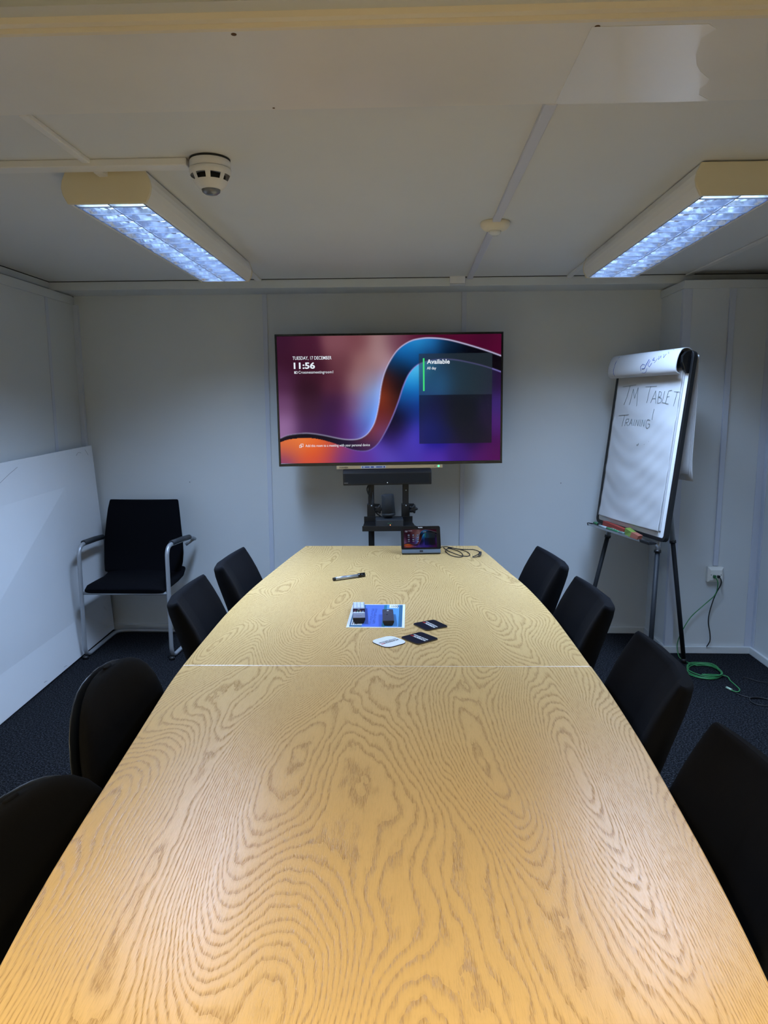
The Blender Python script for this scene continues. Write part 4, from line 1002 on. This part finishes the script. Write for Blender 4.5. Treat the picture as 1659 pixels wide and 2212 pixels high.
# handwriting
def stroke_obj(name, strokes, m_, yfun, r, parent):
    mb = MB()
    for s in strokes:
        mb.tube([(x, yfun(x, z), z) for x, z in s], r, 5)
    return mb.build(name, m_, parent)
yf = lambda x, z: sheet_y((x-0.036)/0.614, (z-0.048)/0.882)-0.0022
def densify(s, k=4):
    if len(s) > 2: return [(p.x, p.z) for p in catmull([(a, 0, b) for a, b in s], k)]
    (a, b), (c, d) = s; n = max(2, int(math.hypot(c-a, d-b)/0.006))
    return [(a+(c-a)*i/n, b+(d-b)*i/n) for i in range(n+1)]
H = []
T_ = lambda *p: H.append(densify(list(p)))
T_((0.100, 0.830), (0.236, 0.838)); T_((0.175, 0.834), (0.142, 0.722))
T_((0.195, 0.723), (0.214, 0.815)); T_((0.214, 0.815), (0.238, 0.760)); T_((0.238, 0.760), (0.262, 0.822)); T_((0.262, 0.822), (0.270, 0.716))
T_((0.335, 0.824), (0.440, 0.825)); T_((0.385, 0.825), (0.366, 0.733))
T_((0.405, 0.733), (0.438, 0.800)); T_((0.438, 0.800), (0.455, 0.730)); T_((0.418, 0.757), (0.450, 0.757))
T_((0.473, 0.796), (0.470, 0.731)); T_((0.473, 0.796), (0.492, 0.790), (0.494, 0.772), (0.474, 0.765)); T_((0.474, 0.765), (0.498, 0.758), (0.500, 0.738), (0.470, 0.731))
T_((0.520, 0.796), (0.512, 0.735)); T_((0.512, 0.735), (0.538, 0.733))
T_((0.580, 0.800), (0.552, 0.797)); T_((0.552, 0.797), (0.544, 0.730)); T_((0.548, 0.766), (0.570, 0.767)); T_((0.544, 0.730), (0.568, 0.728))
T_((0.602, 0.792), (0.648, 0.790)); T_((0.630, 0.791), (0.615, 0.715))
T_((0.100, 0.660), (0.205, 0.667)); T_((0.160, 0.663), (0.150, 0.597))
T_((0.185, 0.640), (0.180, 0.600)); T_((0.185, 0.640), (0.208, 0.642), (0.208, 0.624), (0.184, 0.620)); T_((0.190, 0.620), (0.212, 0.602))
T_((0.220, 0.602), (0.240, 0.642)); T_((0.240, 0.642), (0.256, 0.603)); T_((0.228, 0.618), (0.250, 0.618))
T_((0.272, 0.640), (0.268, 0.603))
T_((0.284, 0.602), (0.292, 0.638)); T_((0.292, 0.638), (0.312, 0.603)); T_((0.312, 0.603), (0.318, 0.640))
T_((0.334, 0.640), (0.330, 0.602))
T_((0.344, 0.600), (0.352, 0.640)); T_((0.352, 0.640), (0.372, 0.602)); T_((0.372, 0.602), (0.378, 0.640))
T_((0.425, 0.638), (0.402, 0.640), (0.390, 0.615), (0.402, 0.594), (0.424, 0.602), (0.426, 0.618), (0.408, 0.618))
T_((0.447, 0.700), (0.444, 0.640))
T_((0.440, 0.520), (0.443, 0.521)); T_((0.402, 0.502), (0.406, 0.504)); T_((0.330, 0.500), (0.338, 0.495), (0.346, 0.499), (0.350, 0.506))
stroke_obj('handwriting', H, M_ink, yf, 0.0010, pd_)
H = []
def on_roll(x, s):   # s 0 lower edge .. 1 top of the folded pages
    i = int((1-s)*(len(pr)-16))+14; i = min(max(i, 0), len(pr)-1); return (x, pr[i][0]-0.003, pr[i][1])
mb = MB()
def roll_stroke(pts, r=0.0013): mb.tube([on_roll(*p) for p in pts], r, 5)
roll_stroke([(0.075, 0.78), (0.068, 0.60), (0.062, 0.40), (0.064, 0.25), (0.070, 0.15)], 0.0015)
roll_stroke([(0.350, 0.28), (0.345, 0.42), (0.362, 0.50), (0.385, 0.46)]); roll_stroke([(0.362, 0.34), (0.385, 0.36), (0.400, 0.50), (0.412, 0.58)], 0.0022); roll_stroke([(0.360, 0.22), (0.380, 0.20), (0.400, 0.26), (0.410, 0.34)], 0.0009)
roll_stroke([(0.425, 0.55), (0.412, 0.44), (0.430, 0.40), (0.446, 0.48)]); roll_stroke([(0.455, 0.62), (0.448, 0.55), (0.466, 0.56)], 0.0020); roll_stroke([(0.470, 0.48), (0.488, 0.60)], 0.0009)
roll_stroke([(0.492, 0.66), (0.500, 0.56), (0.512, 0.66), (0.518, 0.58)], 0.0009); roll_stroke([(0.532, 0.70), (0.540, 0.60), (0.552, 0.70)], 0.0009); roll_stroke([(0.560, 0.76), (0.572, 0.70)], 0.0009); roll_stroke([(0.590, 0.82), (0.594, 0.80)], 0.0012)
mb.build('blue_scribble', M_blueink, pd_)

# things in the pen tray
def in_tray(o): o.matrix_world = FM @ o.matrix_world
rbx = thing('red_card_box', 'small red card box in the flip chart tray', 'box', M=FM @ Matrix.Translation((0.145, -0.030, -0.017)) @ Matrix.Rotation(math.radians(3), 4, 'Y'))
MB().box(0, 0.235, -0.014, 0.016, 0.004, 0.044).build('carton', M_redbox, rbx, 0.001)
mb = MB()
x = 0.11
for k, w_ in enumerate((0.012, 0.009, 0.010, 0.006, 0.011, 0.009, 0.012, 0.007)):
    mb.box(x, x+w_*0.8, -0.0150, -0.0142, 0.020, 0.0235 if k % 2 else 0.0215).box(x, x+0.002, -0.0150, -0.0142, 0.014, 0.0265).box(x, x+w_*0.8, -0.0150, -0.0142, 0.0130, 0.0155); x += w_+0.002
mb.build('white_print', M_whiteink, rbx)
gbx = thing('green_card_box', 'crumpled lime and red card packet beside the red box in the tray', 'box', M=FM @ Matrix.Translation((0.388, -0.032, -0.017)) @ Matrix.Rotation(math.radians(-8), 4, 'Z'))
MB().add([(0, -0.012, 0.0), (0.085, -0.016, 0.0), (0.085, 0.016, 0.0), (0, 0.018, 0.0), (0.004, -0.012, 0.040), (0.088, -0.010, 0.030), (0.09, 0.016, 0.034), (0.0, 0.020, 0.046)],
         [(3, 2, 1, 0), (0, 1, 5, 4), (1, 2, 6, 5), (2, 3, 7, 6), (3, 0, 4, 7), (4, 5, 6, 7)]).build('carton', M_limebox, gbx, 0.001)
MB().add([(0.085, -0.0162, 0.0), (0.16, -0.008, 0.0), (0.165, 0.016, 0.0), (0.085, 0.0162, 0.0), (0.088, -0.0102, 0.030), (0.168, -0.004, 0.022), (0.172, 0.018, 0.028), (0.09, 0.0162, 0.034)],
         [(3, 2, 1, 0), (0, 1, 5, 4), (1, 2, 6, 5), (2, 3, 7, 6), (3, 0, 4, 7), (4, 5, 6, 7)]).build('red_end', mat('dull_red_card', (0.24, 0.07, 0.045), 0.6), gbx, 0.001)
def tray_pen(label, x0, x1, y, z, cols):
    t = thing('marker_pen', label, 'pen', M=FM @ Matrix.Translation((0, y, z)), group='marker pens in the flip chart tray')
    MB().tube([(x0, 0, 0), (x0+(x1-x0)*0.65, 0, 0)], 0.008, 12).build('barrel', cols[0], t)
    MB().tube([(x0+(x1-x0)*0.64, 0, 0), (x1, 0, 0)], 0.0088, 12).build('cap', cols[1], t)
    return t
M_gpen = mat('green_pen_plastic', (0.03, 0.16, 0.07), 0.4)
tray_pen('green capped marker at the left end of the flip chart tray', 0.145, 0.015, -0.022, -0.006, (M_blackp, M_gpen))
tray_pen('pale marker lying in front of the red box in the tray', 0.12, 0.26, -0.047, -0.009, (mat('pale_pen', (0.35, 0.42, 0.45), 0.4), M_gpen))
tray_pen('black and green marker tucked under the red box in the tray', 0.25, 0.40, -0.047, -0.010, (M_gpen, mat('grey_green_pen', (0.10, 0.16, 0.15), 0.4)))

# ------------------------------------------------------------------ network socket, trunking and cables
cd = thing('wall_trunking', 'narrow vertical trunking dropping to the network socket', 'cable conduit', (1.846, YC, 0))
MB().add([(-0.021, 0, 0.55), (0.007, 0, 0.55), (0.007, -0.014, 0.55), (-0.021, -0.014, 0.55), (-0.024, 0, 2.17), (0.010, 0, 2.17), (0.010, -0.014, 2.17), (-0.024, -0.014, 2.17)],
         [(0, 1, 2, 3), (7, 6, 5, 4), (0, 4, 5, 1), (1, 5, 6, 2), (2, 6, 7, 3), (3, 7, 4, 0)]).build('cover', M_trim, cd, 0.002)
sk = thing('network_socket', 'square white double network socket low on the right of the back wall', 'socket', (1.834, YC, 0.500))
MB().box(-0.046, 0.046, -0.030, 0.0, -0.046, 0.046).build('back_box', M_socket, sk, 0.003)
fr = MB(); a, b, y0_, y1_ = 0.046, 0.033, -0.030, -0.040
fr.add([(-a, y0_, -a), (a, y0_, -a), (a, y0_, a), (-a, y0_, a), (-b, y1_, -b+0.002), (b, y1_, -b+0.002), (b, y1_, b-0.004), (-b, y1_, b-0.004)],
       [(0, 1, 5, 4), (1, 2, 6, 5), (2, 3, 7, 6), (3, 0, 4, 7), (4, 5, 6, 7), (3, 2, 1, 0)]).build('face_plate', M_socket, sk)
for x in (-0.029, 0.029): MB().lathe([(0.0001, -0.0408), (0.0026, -0.0406), (0.003, -0.039)], (x, 0, 0.0), 10, axis='Y').build('screw', M_greyp, sk)
for x in (-0.012, 0.012): MB().box(x-0.0085, x+0.0085, -0.0415, -0.0395, -0.016, 0.008).build('jack', M_socket, sk, 0.0008)
gy = -0.048
gc = thing('green_network_cable', 'green network cable hanging from the socket and coiled on the carpet', 'cable')
MB().box(1.8145, 1.8295, 4.213, 4.232, 0.483, 0.500).build('plug', mat('green_boot', (0.02, 0.14, 0.05), 0.4), gc, 0.002)
wallp = [(1.822, 4.215, 0.490), (1.826, 4.200, 0.482), (1.834, 4.200, 0.455), (1.838, 4.215, 0.410), (1.828, 4.225, 0.372), (1.805, 4.230, 0.345), (1.760, 4.235, 0.298), (1.700, 4.235, 0.235), (1.655, 4.232, 0.155), (1.633, 4.228, 0.10), (1.622, 4.215, 0.055), (1.618, 4.17, 0.012), (1.625, 4.12, 0.006), (1.642, 4.075, 0.006)]
random.seed(11)
floorp = [(1.66, 4.067, 0.006)]
turns = 3.6; N = 52
for k in range(N+1):
    a = math.radians(95)-2*math.pi*turns*k/N
    rr = 0.098+0.010*math.sin(k*0.9)-0.006*math.cos(k*0.37)
    floorp.append((1.676+rr*math.cos(a)*0.98+0.004*math.sin(k*1.7), 3.935+rr*1.05*math.sin(a), 0.006+0.0055*(k//15)+0.001*math.sin(k)))
tail = [(1.758, 3.86, 0.012), (1.763, 3.80, 0.006), (1.762, 3.72, 0.006), (1.757, 3.676, 0.006), (1.736, 3.648, 0.006), (1.718, 3.656, 0.006), (1.710, 3.672, 0.006)]
MB().tube(catmull(wallp+floorp+tail, 5), 0.0030, 8).build('lead', M_green, gc)
MB().tube([(1.712, 3.668, 0.0075), (1.706, 3.684, 0.0075), (1.699, 3.703, 0.0075)], 0.0065, 8).build('loose_plug', M_greenp, gc)
bc = thing('black_network_cable', 'black network cable hanging from the socket to the skirting', 'cable')
MB().box(1.839, 1.853, 4.213, 4.232, 0.483, 0.499).build('plug', M_blackp, bc, 0.002)
MB().tube(catmull([(1.847, 4.214, 0.490), (1.852, 4.200, 0.475), (1.853, 4.205, 0.445), (1.840, 4.225, 0.392), (1.825, 4.235, 0.331), (1.812, 4.24, 0.259), (1.810, 4.24, 0.201), (1.824, 4.24, 0.133), (1.826, 4.24, 0.084), (1.811, 4.245, 0.047)], 6), 0.0033, 8).build('lead', M_blackc, bc)
fcab = [(1.715, 3.64, 0.004), (1.735, 3.605, 0.004), (1.755, 3.585, 0.004), (1.775, 3.572, 0.004), (1.812, 3.575, 0.005), (1.850, 3.556, 0.005), (1.860, 3.515, 0.006), (1.835, 3.482, 0.006), (1.790, 3.474, 0.006), (1.755, 3.492, 0.006), (1.745, 3.530, 0.007), (1.762, 3.565, 0.009), (1.810, 3.568, 0.009), (1.848, 3.540, 0.008), (1.850, 3.505, 0.008), (1.815, 3.486, 0.007), (1.84, 3.47, 0.005), (1.93, 3.44, 0.004), (2.03, 3.46, 0.004)]
tag(MB().tube(catmull(fcab, 6), 0.0028, 8).build('floor_cable', M_blackc), 'black cable looped on the carpet beyond the green plug', 'cable')
tag(MB().tube(catmull([(1.86, 3.86, 0.004), (1.885, 3.837, 0.004), (1.917, 3.798, 0.004), (1.959, 3.786, 0.004), (2.04, 3.79, 0.004)], 6), 0.0024, 8).build('floor_cable', M_blackc), 'thin black cable on the carpet at the right frame edge', 'cable')
# small marks left on the back wall
for (x, z), lab in zip(((-1.47, 1.02), (0.98, 1.01), (-1.62, 0.70)), ('tiny nail mark on the back wall up and right of the armchair', 'tiny nail mark on the back wall between television and flip chart', 'tiny nail mark on the back wall low behind the armchair arm')):
    tag(MB().lathe([(0.0001, -0.0012), (0.0028, -0.001), (0.003, -0.0001)], (x, YB, z), 8, axis='Y').build('nail_mark', M_scuff), lab, 'mark', 'nail marks on the back wall')
